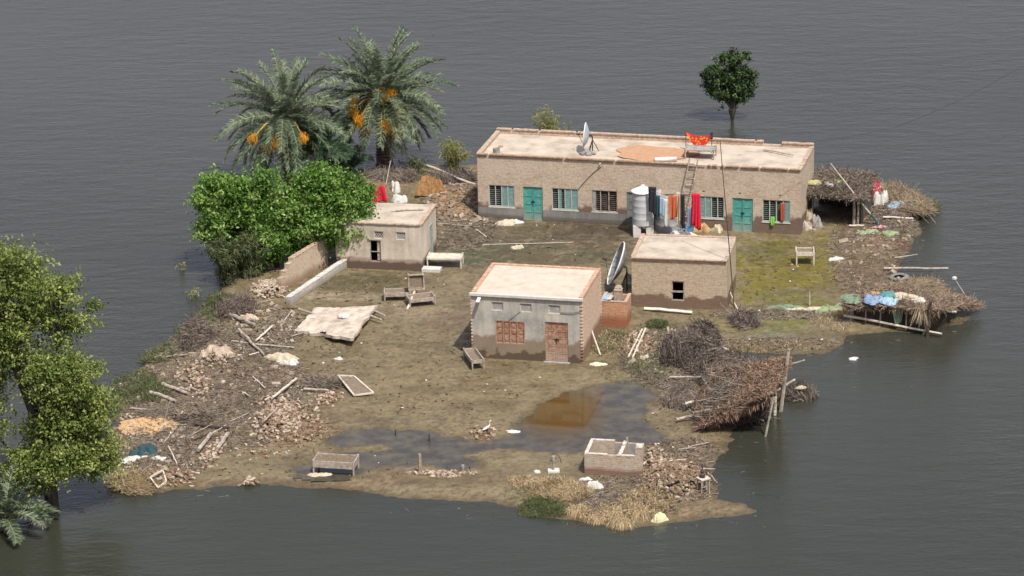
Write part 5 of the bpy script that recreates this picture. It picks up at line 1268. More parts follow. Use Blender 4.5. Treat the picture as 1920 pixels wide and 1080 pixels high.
def thatch(r, P, th, n, m, seed, L=(.3, .8), rr=(.008, .018), flow=None, core=True, over=.12, ragged=0.0):
    """thatch laid over four corner points (local), with fringe"""
    g = np.random.default_rng(seed); A, B, C, D = [np.array(p) for p in P]
    u = g.uniform(-over * .5, 1 + over * .5, n)[:, None]; v = g.uniform(-over * .5, 1 + over * .5, n)[:, None]
    p = A * (1 - u) * (1 - v) + B * u * (1 - v) + C * u * v + D * (1 - u) * v
    def rag_(a, b): return np.stack([ragged * fbm(a * 3.1 + seed, b * 3.1, 7, 3), ragged * fbm(a * 3.1, b * 3.1 + seed, 8, 3), .35 * ragged * fbm(a * 2.2 + seed, b * 2.2, 9, 2)], -1)
    p = p + rag_(u[:, 0], v[:, 0])
    p[:, 2] += th * (.25 + .75 * g.random(n)) * (1 + .8 * fbm(p[:, 0] * 1.3, p[:, 1] * 1.3, seed)) * np.clip(8 * np.minimum(np.minimum(u, 1 - u), np.minimum(v, 1 - v))[:, 0] + .5, .2, 1)
    D_ = g.normal(0, 1, (n, 3)) * np.array([1, 1, .55])
    if flow is not None: D_ = D_ * .55 + np.array(flow)
    npobj('thatch', sticks(p, D_, g.uniform(*L, n), g.uniform(*rr, n), .2, g), m, r)
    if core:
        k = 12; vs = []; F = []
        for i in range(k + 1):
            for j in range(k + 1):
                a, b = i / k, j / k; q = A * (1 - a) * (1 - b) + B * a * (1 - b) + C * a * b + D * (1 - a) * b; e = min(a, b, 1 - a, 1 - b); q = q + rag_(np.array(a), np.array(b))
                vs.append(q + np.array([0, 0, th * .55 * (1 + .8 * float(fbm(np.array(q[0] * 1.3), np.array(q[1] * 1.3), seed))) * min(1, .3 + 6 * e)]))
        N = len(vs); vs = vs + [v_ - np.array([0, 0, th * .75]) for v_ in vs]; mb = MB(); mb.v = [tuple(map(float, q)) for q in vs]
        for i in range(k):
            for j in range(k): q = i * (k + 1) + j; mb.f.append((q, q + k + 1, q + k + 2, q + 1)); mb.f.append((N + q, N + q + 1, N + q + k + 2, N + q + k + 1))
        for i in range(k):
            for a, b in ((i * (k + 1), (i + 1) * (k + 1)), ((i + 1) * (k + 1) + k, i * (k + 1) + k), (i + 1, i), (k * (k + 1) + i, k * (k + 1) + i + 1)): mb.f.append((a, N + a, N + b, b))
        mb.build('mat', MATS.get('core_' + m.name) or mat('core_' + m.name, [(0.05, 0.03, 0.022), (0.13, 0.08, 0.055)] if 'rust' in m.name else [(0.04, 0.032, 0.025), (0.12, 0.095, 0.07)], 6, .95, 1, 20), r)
def fringe(r, a, b, n, drop, m, seed):
    g = np.random.default_rng(seed); a = np.array(a); b = np.array(b); t = g.random(n)[:, None]; P = a + (b - a) * t + g.normal(0, .04, (n, 3))
    npobj('fringe', blades(P, np.stack([g.normal(0, .35, n), g.normal(-.1, .3, n), -np.ones(n)], 1), g.uniform(.3, 1, n) * drop, .03, 0, g), m, r)

def shed_right():
    F0 = gp(1519, 414); F1 = gp(1604, 424); h = 1.62; back = Vector((-sin(-.246), cos(-.246), 0)) * 3.1
    o = F0.copy(); o.z = 0; r = thing('thatched_shed', 'low dark thatched shed built on the right end wall of the long house', 'shed', o)
    a = Vector((0, 0, h)); b = F1 - F0; b.z = h + .05; c = b + back + Vector((.5, 0, .12)); d = a + back + Vector((0, 0, .1))
    thatch(r, [a - Vector((0.02, .45, .0)), b - Vector((-.25, .5, 0)), c, d], .36, 3600, leafmat('brown_thatch', [(0.06, 0.045, 0.035), (0.17, 0.13, 0.10), (0.34, 0.28, 0.22)], 0, .9), 31, (.3, .9))
    fringe(r, a, b, 160, .3, M_twigg, 32)
    bt = Vector((b.x, b.y, 0))
    for (x, y, rad) in ((bt.x - .1, bt.y, .085), (bt.x + .12, bt.y + .15, .07), (bt.x + .35, bt.y + .9, .07), (bt.x + .4, bt.y + 2.6, .07), (.1, .05, .05)):
        MB().tube([(x, y, -.2), (x + .03, y + .02, h * .5), (x, y, h + .05)], [rad, rad * .9, rad * .8], 7).build('post', M_wood, r)
    MB().tube([a + Vector((-.05, -.12, -.02)), b + Vector((.1, -.12, -.02))], .05, 6).build('beam', M_wood, r)
    w = MB(); dk = mat('mud_wall_and_shade', [(0.06, 0.045, 0.035), (0.12, 0.09, 0.065)], 3, .95, .5)
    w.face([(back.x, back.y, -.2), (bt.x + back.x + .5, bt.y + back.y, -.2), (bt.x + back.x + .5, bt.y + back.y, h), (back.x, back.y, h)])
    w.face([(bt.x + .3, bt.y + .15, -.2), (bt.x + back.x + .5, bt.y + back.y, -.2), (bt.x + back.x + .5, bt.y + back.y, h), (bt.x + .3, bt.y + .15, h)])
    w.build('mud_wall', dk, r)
    for i, (fx, fy, rx, ry, m, lb) in enumerate(((.25, .35, .5, .3, C_yell, 'yellow green'), (1.0, .25, .35, .25, C_white, 'white'), (1.35, .9, .6, .25, C_green, 'pale green'))):
        rag('rag', '%s rag lying on the thatched shed roof' % lb, 0, 0, rx, ry, .12, m, seed=90 + i, z=o + Vector((fx, fy + bt.y * fx / bt.x, h + .42)))
shed_right()
def shed_tarp():
    tp = [above(1613, 420, 1612, 372), gp(1647, 427)]
    o = log('dark_pole', 'dark blue green painted pole leaning beside the shed posts', 'pole', tp[0], tp[1] + Vector((0, 0, .05)), .07, .06, C_dteal, raw=True)
shed_tarp()
def shelter_far():
    """collapsed reed shelter on the right shore"""
    P = [gp(1592, 604), gp(1765, 624), gp(1835, 578), gp(1655, 572)]
    o = P[0].copy(); o.z = 0; r = thing('collapsed_shelter', 'collapsed reed shelter with rags on top at the right shore', 'shelter', o)
    z = (.95, 1.12, .3, .72); Q = [(p.x - o.x, p.y - o.y, k) for p, k in zip(P, z)]
    thatch(r, Q, .26, 4200, leafmat('brown_reeds', [(0.08, 0.055, 0.04), (0.24, 0.17, 0.12), (0.44, 0.34, 0.24)], 0, .9), 41, (.3, .9), flow=(.6, -.1, 0), ragged=.5); fringe(r, Q[0], Q[1], 420, .42, M_straw, 42)
    w = MB(); dk = MATS['mud_wall_and_shade']; a_ = Vector(Q[0]) * .86 + Vector(Q[3]) * .14; b_ = Vector(Q[1]) * .86 + Vector(Q[2]) * .14
    w.face([(a_.x, a_.y, -.4), (b_.x, b_.y, -.4), (b_.x, b_.y, b_.z + .05), (a_.x, a_.y, a_.z + .05)]); w.build('shade_sheet', dk, r)  # added dark sheet close behind the front edge, blackens the shaded opening
    for (t, hh) in ((.02, .95), (.18, .9), (.34, .92), (.62, .9)):
        x = Q[1][0] * t; y = Q[1][1] * t + .15; MB().tube([(x, y, -.3), (x + .04, y, hh)], .04, 6).build('post', M_wood, r)
    b = gp(1737, 626); MB().tube([b - o + Vector((0, 0, -.4)), above(1737, 626, 1744, 566) - o], [.09, .07], 7).build('post', M_woodd, r)
    b = gp(1728, 622); MB().tube([b - o + Vector((0, 0, -.2)), above(1728, 622, 1752, 575) - o], [.05, .05], 6).build('post', M_wood, r)
    MB().tube([above(1752, 618, 1745, 568) - o, above(1790, 612, 1768, 592) - o], .045, 6).build('rafter', M_wood, r)
    MB().tube([above(1750, 618, 1750, 583) - o, above(1790, 612, 1792, 585) - o], .05, 6).build('rafter', M_woodp, r)
    fringe(r, above(1722, 622, 1720, 573) - o, above(1734, 622, 1736, 573) - o, 260, 1.15, M_straw, 43)
    fl = MB(); q = [gp(1595, 612), gp(1745, 626), gp(1815, 590), gp(1665, 575)]
    for i, (px, py, z, rx, ry, h, m, rot, lb) in enumerate((
        (1603, 561, 1.0, .55, .5, .18, C_dgreen, .3, 'sage green cloth at the left end of the collapsed shelter roof'), (1632, 561, 1.12, .4, .4, .2, C_denim, 0, 'blue cloth on the collapsed shelter roof between green and teal ones'),
        (1636, 551, 1.1, .4, .15, .16, C_tan, 0, 'tan cloth behind the blue one on the collapsed shelter roof'), (1660, 555, 1.12, .45, .35, .2, C_teal, 0, 'teal cloth on the collapsed shelter roof'),
        (1666, 564, 1.12, .4, .3, .16, C_blue, 0, 'pale blue cloth below the teal one on the collapsed shelter roof'), (1696, 557, 1.12, .6, .45, .16, C_cream, -.1, 'cream cloth on the collapsed shelter roof'), (1722, 563, 1.1, .5, .4, .14, C_white, -.3, 'white cloth at the right of the rags on the collapsed shelter roof'))):
        rag('rag', lb, px, py, rx, ry * 1.3, h * .8, m, seed=110 + i, z=z + .1, rot=rot)
    hang('rag', 'green cloth hanging from the front edge of the collapsed shelter', above(1672, 614, 1672, 582), above(1692, 614, 1694, 580), .75, C_dgreen, 'rag', folds=2, seed=120, taper=.5)
    hang('rag', 'brown cloth hanging at the left end of the collapsed shelter', above(1578, 600, 1578, 572), above(1590, 602, 1590, 572), .5, C_tan, 'rag', folds=2, seed=121)
shelter_far()
rag('rag', 'long pale green sheet trailing left from the collapsed shelter', 1556, 581, .75, .35, .3, C_green, seed=122, rot=.3)
rag('rag', 'cream sheet lying left of the long pale green sheet', 1515, 580, .75, .18, .12, C_cream, seed=123)
rag('rag', 'sage and white sheet at the left end of the row of sheets', 1472, 577, .6, .25, .14, C_dgreen, seed=124)
rag('rag', 'tan cloth under the long pale green sheet', 1572, 590, .35, .3, .2, C_tan, seed=125)

def shelter_near():
    """collapsed rust thatch leaning on crooked posts over the water"""
    P = [gp(1318, 795), gp(1470, 770), gp(1480, 700), gp(1345, 735)]
    o = P[0].copy(); o.z = 0; r = thing('thatch_shelter', 'sagging shelter of rust brown thatch leaning over the water', 'shelter', o)
    Q = []
    for p, k in zip((gp(1312, 806), gp(1446, 814), gp(1480, 752), gp(1338, 757)), (.15, 1.75, 1.85, 1.15)): Q.append((p.x - o.x, p.y - o.y, k))
    thatch(r, Q, .48, 8500, M_thatch, 51, (.15, .5), (.008, .02), core=True, over=.14, ragged=.75); fringe(r, Q[0], Q[1], 380, .45, M_thatch, 52)
    gg = np.random.default_rng(5); n = 900; uu = gg.random((n, 1)) * .45; vv = gg.random((n, 1)); A_, B_, C_, D0 = [np.array(q) for q in Q]; pz = A_ * (1 - uu) * (1 - vv) + B_ * uu * (1 - vv) + C_ * uu * vv + D0 * (1 - uu) * vv; pz[:, 2] += .25 * gg.random(n) + .1
    npobj('grey_branches', sticks(pz + gg.normal(0, .2, (n, 3)), gg.normal(0, 1, (n, 3)) * np.array([1, 1, .4]), gg.uniform(.4, 1.3, n), gg.uniform(.007, .018, n), .2, gg), M_twigg, r)
    w = MB(); dk = MATS['mud_wall_and_shade']; zz = Vector((0, 0, .4))
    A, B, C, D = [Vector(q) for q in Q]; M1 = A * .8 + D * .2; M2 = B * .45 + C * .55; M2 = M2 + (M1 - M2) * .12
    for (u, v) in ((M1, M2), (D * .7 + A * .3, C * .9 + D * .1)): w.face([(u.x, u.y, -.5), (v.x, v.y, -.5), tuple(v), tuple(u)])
    w.build('shade_sheet', dk, r)  # dark sheets added beneath the thatch so its open side looks black with shade
    g = np.random.default_rng(9); n = 1500; t = g.random((n, 1)); pp = np.array(M1) + (np.array(M2) - np.array(M1)) * t; pp[:, 2] = g.random(n) * pp[:, 2]; pp[:, 1] -= g.random(n) * .3
    npobj('brush', sticks(pp, g.normal(0, 1, (n, 3)), g.uniform(.3, .9, n), g.uniform(.008, .018, n), .2, g), M_twig, r)
    def post(a, b, r0, m, dz=-.4): MB().tube([gp(*a, dz) - o, above(a[0], a[1], b[0], b[1]) - o], [r0, r0 * .8], 7).build('post', m, r)
    post((1452, 772), (1454, 728), .085, M_woodp); post((1432, 812), (1450, 745), .06, M_wood); post((1462, 765), (1478, 655), .10, M_wood)
    post((1440, 760), (1440, 720), .05, M_woodd)
    MB().tube([above(1455, 770, 1440, 742) - o, above(1470, 755, 1490, 712) - o], .05, 6).build('rafter', M_wood, r)
    MB().tube([above(1440, 760, 1430, 700) - o, above(1462, 745, 1478, 668) - o], .045, 6).build('rafter', M_woodd, r)
    MB().tube([above(1450, 760, 1445, 695) - o, above(1470, 750, 1508, 676) - o], .035, 6).build('rafter', M_wood, r)
    for k in range(7):
        g = random.Random(k); a = above(1330 + g.uniform(-22, 14), 800, 1330 + g.uniform(-12, 12), 780); b = a + Vector((g.uniform(-.5, .4), -.3, g.uniform(-.35, 0)))
        MB().tube([a - o, b - o], .025, 5).build('rafter', M_woodp if k % 2 else M_wood, r)
shelter_near()
brush_pile('brush_pile', 'raft of dark brush floating right of the rust thatch shelter', 'brush pile', 1495, 735, .75, .8, .35, 1100, M_twig, seed=16)
rag('rag', 'pink and white rag on the rust thatch', 1338, 770, .28, .2, .12, cl('dusty_pink_cloth', (0.45, 0.34, 0.31)), seed=126, z=.6)
rag('rag', 'white scrap on the floating brush raft', 1503, 727, .22, .12, .1, C_cream, seed=127, z=.38)

# ================================================================== GRASS
def grass(name, spots, m, seed, L=(.2, .5), wd=.02, droop=.5):
    g = np.random.default_rng(seed); P = []; LL = []
    for (px, py, rx, ry, n, k) in spots:
        for _ in range(n):
            a, q = g.uniform(0, 2 * pi), math.sqrt(g.random()); p = at(px + q * rx * cos(a), py + q * ry * sin(a)); z = GZ(p.x, p.y)
            if z > WATER - .12: P.append((p.x, p.y, z)); LL.append(g.uniform(*L) * k * (.25 + 1.3 * float(vn(np.array(p.x * 2.3), np.array(p.y * 2.3), seed))))
    n = len(P); D = np.stack([g.normal(0, .5, n), g.normal(0, .5, n), np.ones(n)], 1)
    o = npobj(name, blades(np.array(P), D, np.array(LL), wd, droop, g), m); return o
tag(grass('green_grass', [(1010, 950, 40, 14, 2600, .9), (1050, 955, 40, 10, 900, .8), (1232, 610, 20, 9, 900, 1.1), (250, 720, 46, 28, 1900, 1.2), (285, 735, 30, 20, 1200, 1.3), (410, 570, 30, 24, 1500, 1.3), (280, 668, 18, 12, 600, 1.2)], M_greeng, 61), 'green grass on the near shore and left bank', 'grass', kind='stuff')
tag(grass('olive_grass', [(400, 580, 34, 30, 1800, 1.3), (300, 660, 30, 22, 1400, 1.2), (340, 620, 24, 24, 1000, 1.1), (1140, 640, 40, 24, 1100, .9), (1220, 690, 40, 24, 1300, .8), (1180, 690, 60, 30, 600, .7), (270, 735, 50, 24, 1500, 1.4), (1750, 385, 12, 14, 900, 1.4), (1250, 620, 60, 20, 600, .6), (1000, 925, 60, 12, 600, .7), (760, 330, 60, 10, 700, 1.)], M_oliveg, 62), 'olive dry grass on the banks', 'grass', kind='stuff')
tag(grass('dry_grass', [(1050, 922, 60, 20, 2400, 1.4), (1215, 945, 50, 22, 1600, 1.3), (1140, 960, 80, 12, 900, .7), (1140, 645, 45, 26, 700, .8), (470, 590, 40, 20, 600, .7), (1440, 648, 90, 8, 900, .6), (1560, 600, 40, 20, 600, .6), (1740, 530, 60, 20, 800, .8), (300, 780, 60, 30, 600, .6), (980, 905, 30, 12, 500, .8)], M_dryg, 63), 'straw coloured dead grass along the near shore', 'grass', kind='stuff')
def tussock(px, py, s, lab, seed):
    g = np.random.default_rng(seed); p = gp(px, py); n = 1300; r = g.normal(0, .17 * s, (n, 2)); P = np.stack([r[:, 0], r[:, 1], np.full(n, -.03)], 1)
    a = g.uniform(0, 2 * pi, n); D = np.stack([np.cos(a) * .55, np.sin(a) * .55, np.ones(n)], 1); me = blades(P, D, g.uniform(.7, 1.5, n) * s, .03, .95, g)
    tag(npobj('grass_tussock', me, M_dryg, None, p), lab, 'grass tussock', 'dead grass tussocks along the near shore')
for i, (x, y, s, l) in enumerate(((1058, 925, .95, 'largest drooping dead grass tussock left behind the green grass'), (1085, 958, .75, 'dead grass tussock just right of the green grass patch'), (1118, 968, .7, 'dead grass tussock at the water edge below the roofless pen'),
    (1150, 962, .8, 'tall dead grass tussock at the water edge in the middle of the near point'), (1165, 978, .7, 'lowest dead grass tussock hanging into the near water'), (1198, 962, .8, 'rightmost dead grass tussock at the near water edge'), (1003, 905, .6, 'small grey brown tussock at the left of the near point'))): tussock(x, y, s, l, 200 + i)

# scattered litter: twigs, clods, scraps, pressed into the mud
def litter():
    g = np.random.default_rng(77); parts = []
    def spots(n, boxes):
        P = []; tot = sum(b[4] for b in boxes)
        for (cx, cy, rx, ry, w) in boxes:
            for _ in range(int(n * w / tot)):
                a, q = g.uniform(0, 2 * pi), math.sqrt(g.random()); p = at(cx + q * rx * cos(a), cy + q * ry * sin(a)); z = GZ(p.x, p.y)
                if z > WATER + .03: P.append((p.x, p.y, z + .015))
        return np.array(P)
    B1 = [(400, 740, 190, 110, 6), (300, 850, 110, 50, 2), (1640, 480, 90, 90, 1.6), (860, 410, 80, 60, 2), (1250, 670, 90, 60, 2.5), (480, 620, 90, 50, 2), (1450, 645, 130, 12, .7), (1450, 590, 120, 10, .6), (1680, 400, 60, 40, 2), (1280, 880, 100, 60, 1.5), (1180, 930, 120, 40, 1.5), (700, 330, 80, 20, 1)]
    P = spots(17000, B1); n = len(P); D = g.normal(0, 1, (n, 3)) * np.array([1, 1, .25]); tag(npobj('twig_litter', sticks(P, D, g.uniform(.1, .7, n), g.uniform(.006, .016, n), .2, g), M_twigg), 'twigs and sticks strewn over the debris fields', 'litter', kind='stuff')
    P = spots(8000, B1); n = len(P); D = g.normal(0, 1, (n, 3)) * np.array([1, 1, .25]); tag(npobj('dark_twig_litter', sticks(P, D, g.uniform(.1, .6, n), g.uniform(.008, .02, n), .2, g), M_twig), 'dark wet twigs strewn over the debris fields', 'litter', kind='stuff')
    B2 = [(800, 700, 220, 90, 3), (1000, 450, 240, 50, 3), (1465, 510, 100, 60, 1.5), (700, 540, 140, 40, 2), (600, 870, 260, 30, 1.5), (1280, 800, 80, 80, 1), (560, 680, 120, 60, 2)]
    P = spots(3200, B2 + B1 + B1); n = len(P); D = g.normal(0, 1, (n, 3)) * np.array([1, 1, .2]); m = leafmat('mud_clods', [(0.03, 0.022, 0.016), (0.10, 0.075, 0.05), (0.22, 0.17, 0.12)], 0, .95)
    tag(npobj('mud_clods', sticks(P, D, g.uniform(.06, .22, n), g.uniform(.02, .05, n), .1, g), m), 'dark clods and dung scattered on the wet mud', 'clods', kind='stuff')
    P = spots(600, B2 + B1 + B1); n = len(P); tag(npobj('pale_scraps', leaves(P + np.array([0, 0, .02]), .10, .7, g, 3), leafmat('pale_scraps', [(0.45, 0.40, 0.33), (0.66, 0.64, 0.58)], 0, .9)), 'tiny pale scraps scattered on the mud', 'litter', kind='stuff')
litter()
def debris():
    g = np.random.default_rng(91); rr = random.Random(91)
    zones = [(400, 730, 180, 100), (400, 730, 180, 100), (300, 850, 100, 50), (1650, 480, 80, 80), (1250, 660, 80, 50), (850, 400, 70, 40), (500, 610, 80, 40), (1280, 890, 80, 50)]
    mb = MB()
    for k in range(620):
        cx, cy, rx, ry = rr.choice(zones); a, q = rr.uniform(0, 6.28), rr.random() ** .5; p = gp(cx + q * rx * cos(a), cy + q * ry * sin(a))
        if p.z < WATER + .05: continue
        e = Matrix.Rotation(rr.uniform(0, 3.1), 3, Vector((rr.gauss(0, 1), rr.gauss(0, 1), rr.gauss(0, 1))).normalized()); z = rr.uniform(.06, .2) * (1.6 if rr.random() < .08 else 1)
        n = len(mb.v); mb.obox((p.x, p.y, p.z + z * .12), (z * rr.uniform(.8, 1.7), z * rr.uniform(.7, 1.2), z * rr.uniform(.4, .9)), e)
        for i in range(n, len(mb.v)): v = mb.v[i]; mb.v[i] = (v[0] + rr.uniform(-.02, .02), v[1] + rr.uniform(-.02, .02), v[2] + rr.uniform(-.015, .015))
    tag(mb.build('earth_chunks', mat('earth_chunk', [(0.13, 0.10, 0.07), (0.26, 0.20, 0.145), (0.46, 0.39, 0.31)], 1.2, .95, .6, 14)), 'broken chunks of mud wall half buried in the debris fields', 'rubble', kind='stuff')
    for k in range(64):
        zi = rr.randrange(len(zones)); cx, cy, rx, ry = zones[zi]; a, q = rr.uniform(0, 6.28), rr.random() ** .5; p = gp(cx + q * rx * cos(a), cy + q * ry * sin(a), .06)
        if p.z < WATER + .1: continue
        w = rr.gauss(0, .7); L = rr.uniform(.5, 1.5); d = Vector((cos(w), sin(w), rr.uniform(0, .12))) * L; r0 = rr.uniform(.018, .04)
        where = 'left debris field' if cx < 600 else 'right bank' if cx > 1600 else 'mud around the brushwood and sheds' if cx > 1200 else 'sandy bank by the long house'
        log('broken_stick', 'broken grey stick lying loose on the ' + where, 'stick', p, p + d, r0, r0 * .7, rr.choice((M_wood, M_woodp, M_woodd, M_wood)), raw=True, bend=.06, group='broken sticks on the ' + where)
    # bits and scum drifting just off the shore
    P = []; W_ = wpoly(SHORE); xs = g.uniform(-22, 22, 9000); ys = g.uniform(120, 176, 9000); d = sdf(xs, ys, W_); ok = (d < -.1) & (d > -2.2) & (g.random(9000) < np.exp(d * 1.1)) & (vn(xs * .7, ys * .7, 5) > .45)
    P = np.stack([xs[ok], ys[ok], np.full(ok.sum(), WATER + .006)], 1); n = len(P); D = g.normal(0, 1, (n, 3)) * np.array([1, 1, .06])
    tag(npobj('drift_litter', sticks(P, D, g.uniform(.05, .35, n), g.uniform(.005, .014, n), .2, g), M_twig), 'bits of twig and scum drifting beside the shore', 'litter', kind='stuff')
debris()

# ================================================================== TREES
def tree(name, label, base, crown, clumps, leaf, m, mtrunk=M_bark, limbs=None, trunk=None, seed=0, per=200, cr=.45, up=.5, asp=.5, group=None, twigs=0):
    """crown: list of (x,y,z,rx,ry,rz,weight) ellipsoids in local metres; leaves in clumps at their shells; limbs lead to them"""
    g = np.random.default_rng(seed); r = thing(name, label, 'tree', base, 0, group)
    ws = np.array([c[6] for c in crown], float); ws /= ws.sum(); pts = []; rn = []; tips = []
    for k in range(clumps):
        c = crown[g.choice(len(crown), p=ws)]; d = unit(g.normal(size=3)); q = g.uniform(.4, 1.0) ** .5 * g.choice([.85, .95, 1.05, 1.15, 1.38], p=[.25, .25, .25, .17, .08])
        p = np.array(c[:3]) + d * np.array(c[3:6]) * q; tips.append(p); s = cr * g.uniform(.35, 1.5); n = int(per * g.uniform(.5, 1.4) * s / cr)
        off = g.normal(size=(n, 3)) * np.array([s, s, s * .7]) * .55; pts.append(p + off); cv = g.uniform(0, .55); rn.append(np.clip(cv + g.uniform(0, .5, n) * .9, 0, 1))
    for k in range(clumps // 3):                      # sprigs that break the outline
        c = crown[g.choice(len(crown), p=ws)]; d = unit(g.normal(size=3) + np.array([0, 0, .35])); a0 = np.array(c[:3]) + d * np.array(c[3:6]) * .95; n = 26
        t = g.random((n, 1)); pts.append(a0 + d * t * cr * g.uniform(.8, 1.9) + g.normal(size=(n, 3)) * .07); rn.append(np.clip(.45 + g.uniform(0, .5, n), 0, 1))
    P = np.concatenate(pts); keep = P[:, 2] > .15; P = P[keep]; rn = np.concatenate(rn)[keep]
    npobj('crown', leaves(P, leaf, asp, g, up, rn), m, r)
    t = MB(); trunk = trunk or [(0, 0, -.6, .25), (0, 0, 1.5, .2)]
    t.tube([q[:3] for q in trunk], [q[3] for q in trunk], 9); rr = random.Random(seed)
    for c in crown:
        cpt = Vector(c[:3]); s = Vector(trunk[min(len(trunk) - 1, max(1, rr.randrange(len(trunk))))][:3]); rad = trunk[-1][3] * .7
        mid = (s + cpt) / 2 + Vector((rr.uniform(-.2, .2), rr.uniform(-.2, .2), -.1)); t.tube([s, mid, cpt], [rad, rad * .7, rad * .3], 7)
        near = [Vector(p) for p in tips if (Vector(p) - cpt).length < max(c[3:6]) * 1.1][:24]
        for p in near: t.tube([cpt + (mid - cpt) * rr.uniform(0, .5), (cpt + p) / 2 + Vector((rr.uniform(-.1, .1), 0, .08)), p + (p - cpt) * rr.uniform(-.1, .18)], [rad * .34, rad * .2, .008], 5)
    t.build('trunk', mtrunk, r)
    return r
L_big = leafmat('leaf_yellow_green', [(0.055, 0.085, 0.02), (0.14, 0.19, 0.042), (0.24, 0.285, 0.07), (0.37, 0.38, 0.13)], .3)
L_bright = leafmat('leaf_bright_green', [(0.03, 0.07, 0.012), (0.085, 0.18, 0.026), (0.17, 0.29, 0.05), (0.38, 0.46, 0.20)], .3)
L_dark = leafmat('leaf_dark_green', [(0.05, 0.04, 0.025), (0.02, 0.04, 0.014), (0.05, 0.09, 0.026), (0.10, 0.17, 0.045), (0.14, 0.15, 0.08)], .25)
L_willow = leafmat('leaf_pale_yellow', [(0.13, 0.15, 0.05), (0.26, 0.27, 0.10), (0.42, 0.38, 0.17)], .4)
L_bamboo = leafmat('leaf_dull_green', [(0.03, 0.05, 0.02), (0.08, 0.11, 0.04), (0.17, 0.17, 0.07)], .3)
L_palm = leafmat('palm_leaf', [(0.05, 0.082, 0.042), (0.125, 0.17, 0.092), (0.28, 0.31, 0.20)], .15, .5)
L_palmy = leafmat('palm_leaf_green', [(0.03, 0.075, 0.04), (0.07, 0.13, 0.065), (0.13, 0.18, 0.10)], .2, .5)
def loc_of(base, lst, dep=None):
    """crown lobes given as (px,py,r_px_x,r_px_y,depth_m,weight) -> local ellipsoids, at the depth of the base"""
    b = at(*base); d = (b - Vector((0, 0, CH))).dot(FW); out = []
    for (px, py, rx, ry, dy, w) in lst:
        p = above(base[0], base[1], px, py) - b; s = d / FPX; out.append((p.x, p.y + dy, p.z + dy * .33, rx * s, rx * s * .9, ry * s, w))
    return b, out
b, cr = loc_of((97, 948), [(45, 540, 65, 75, 0, 3.4), (140, 590, 45, 55, .4, 1.6), (130, 690, 60, 50, -.3, 2.6), (155, 760, 62, 45, -.2, 3), (120, 835, 75, 45, 0, 3.6), (180, 850, 45, 40, .3, 1.6), (20, 640, 55, 60, .5, 2.6), (-60, 600, 60, 80, 0, 2.4), (-40, 760, 60, 70, .3, 1.8), (10, 500, 40, 40, 0, 1.4), (60, 870, 45, 30, -.2, 1.2)])
b.z = WATER
tree('leaning_tree', 'large yellow green tree standing in the water at the left edge', b, cr, 500, .17, L_big, trunk=[(0, 0, -1, .34), (0, 0, 1.2, .28), (-.25, 0, 3.0, .24), (-.6, .1, 5.0, .2), (-1.5, .1, 7.5, .13)], seed=3, per=190, cr=.52)
b, cr = loc_of((520, 500), [(425, 370, 42, 38, 0, 2.2), (480, 385, 52, 48, .2, 3), (440, 420, 48, 40, -.2, 2.4), (500, 440, 40, 40, -.3, 2), (455, 470, 38, 30, -.2, 1.4), (520, 390, 36, 40, .3, 1.4)])
tree('leafy_tree', 'bright green leafy tree, the left one of two grown together beside the yard wall', b, cr, 300, .2, L_bright, seed=5, per=190, cr=.42, trunk=[(0, 0, -.3, .16), (-.1, 0, 1.2, .13), (-.5, 0, 2.2, .1)], group='bright green trees by the yard wall')
b, cr = loc_of((600, 492), [(590, 375, 48, 42, 0, 3), (640, 380, 48, 40, 0, 3), (610, 420, 52, 38, -.4, 3), (655, 415, 40, 32, -.2, 1.8), (560, 410, 40, 40, 0, 1.6), (665, 372, 30, 24, .2, 1), (610, 340, 40, 14, .3, 1)])
tree('leafy_tree', 'bright green leafy tree, the right one overhanging the whitewashed hut', b, cr, 300, .2, L_bright, seed=6, per=190, cr=.4, trunk=[(0, 0, -.3, .15), (.1, 0, 1.2, .12), (.3, 0, 2.0, .1)], group='bright green trees by the yard wall')
b, cr = loc_of((1373, 222), [(1370, 125, 28, 26, 0, 3), (1345, 140, 24, 24, 0, 2), (1392, 150, 22, 24, 0, 2), (1366, 160, 36, 20, 0, 2.6), (1372, 182, 24, 18, 0, 1.8), (1395, 175, 16, 14, 0, 1), (1328, 132, 14, 18, 0, .9), (1408, 132, 10, 22, 0, .5), (1350, 105, 14, 14, 0, .5), (1378, 105, 24, 12, 0, 1)])
b.z = WATER
tree('dark_tree', 'lone dark green tree standing in the flood behind the long house', b, cr, 125, .17, L_dark, seed=8, per=120, cr=.24, trunk=[(0, 0, -1, .27), (0, 0, .7, .24), (.12, 0, 1.3, .19), (0, 0, 2.0, .12)], twigs=1)
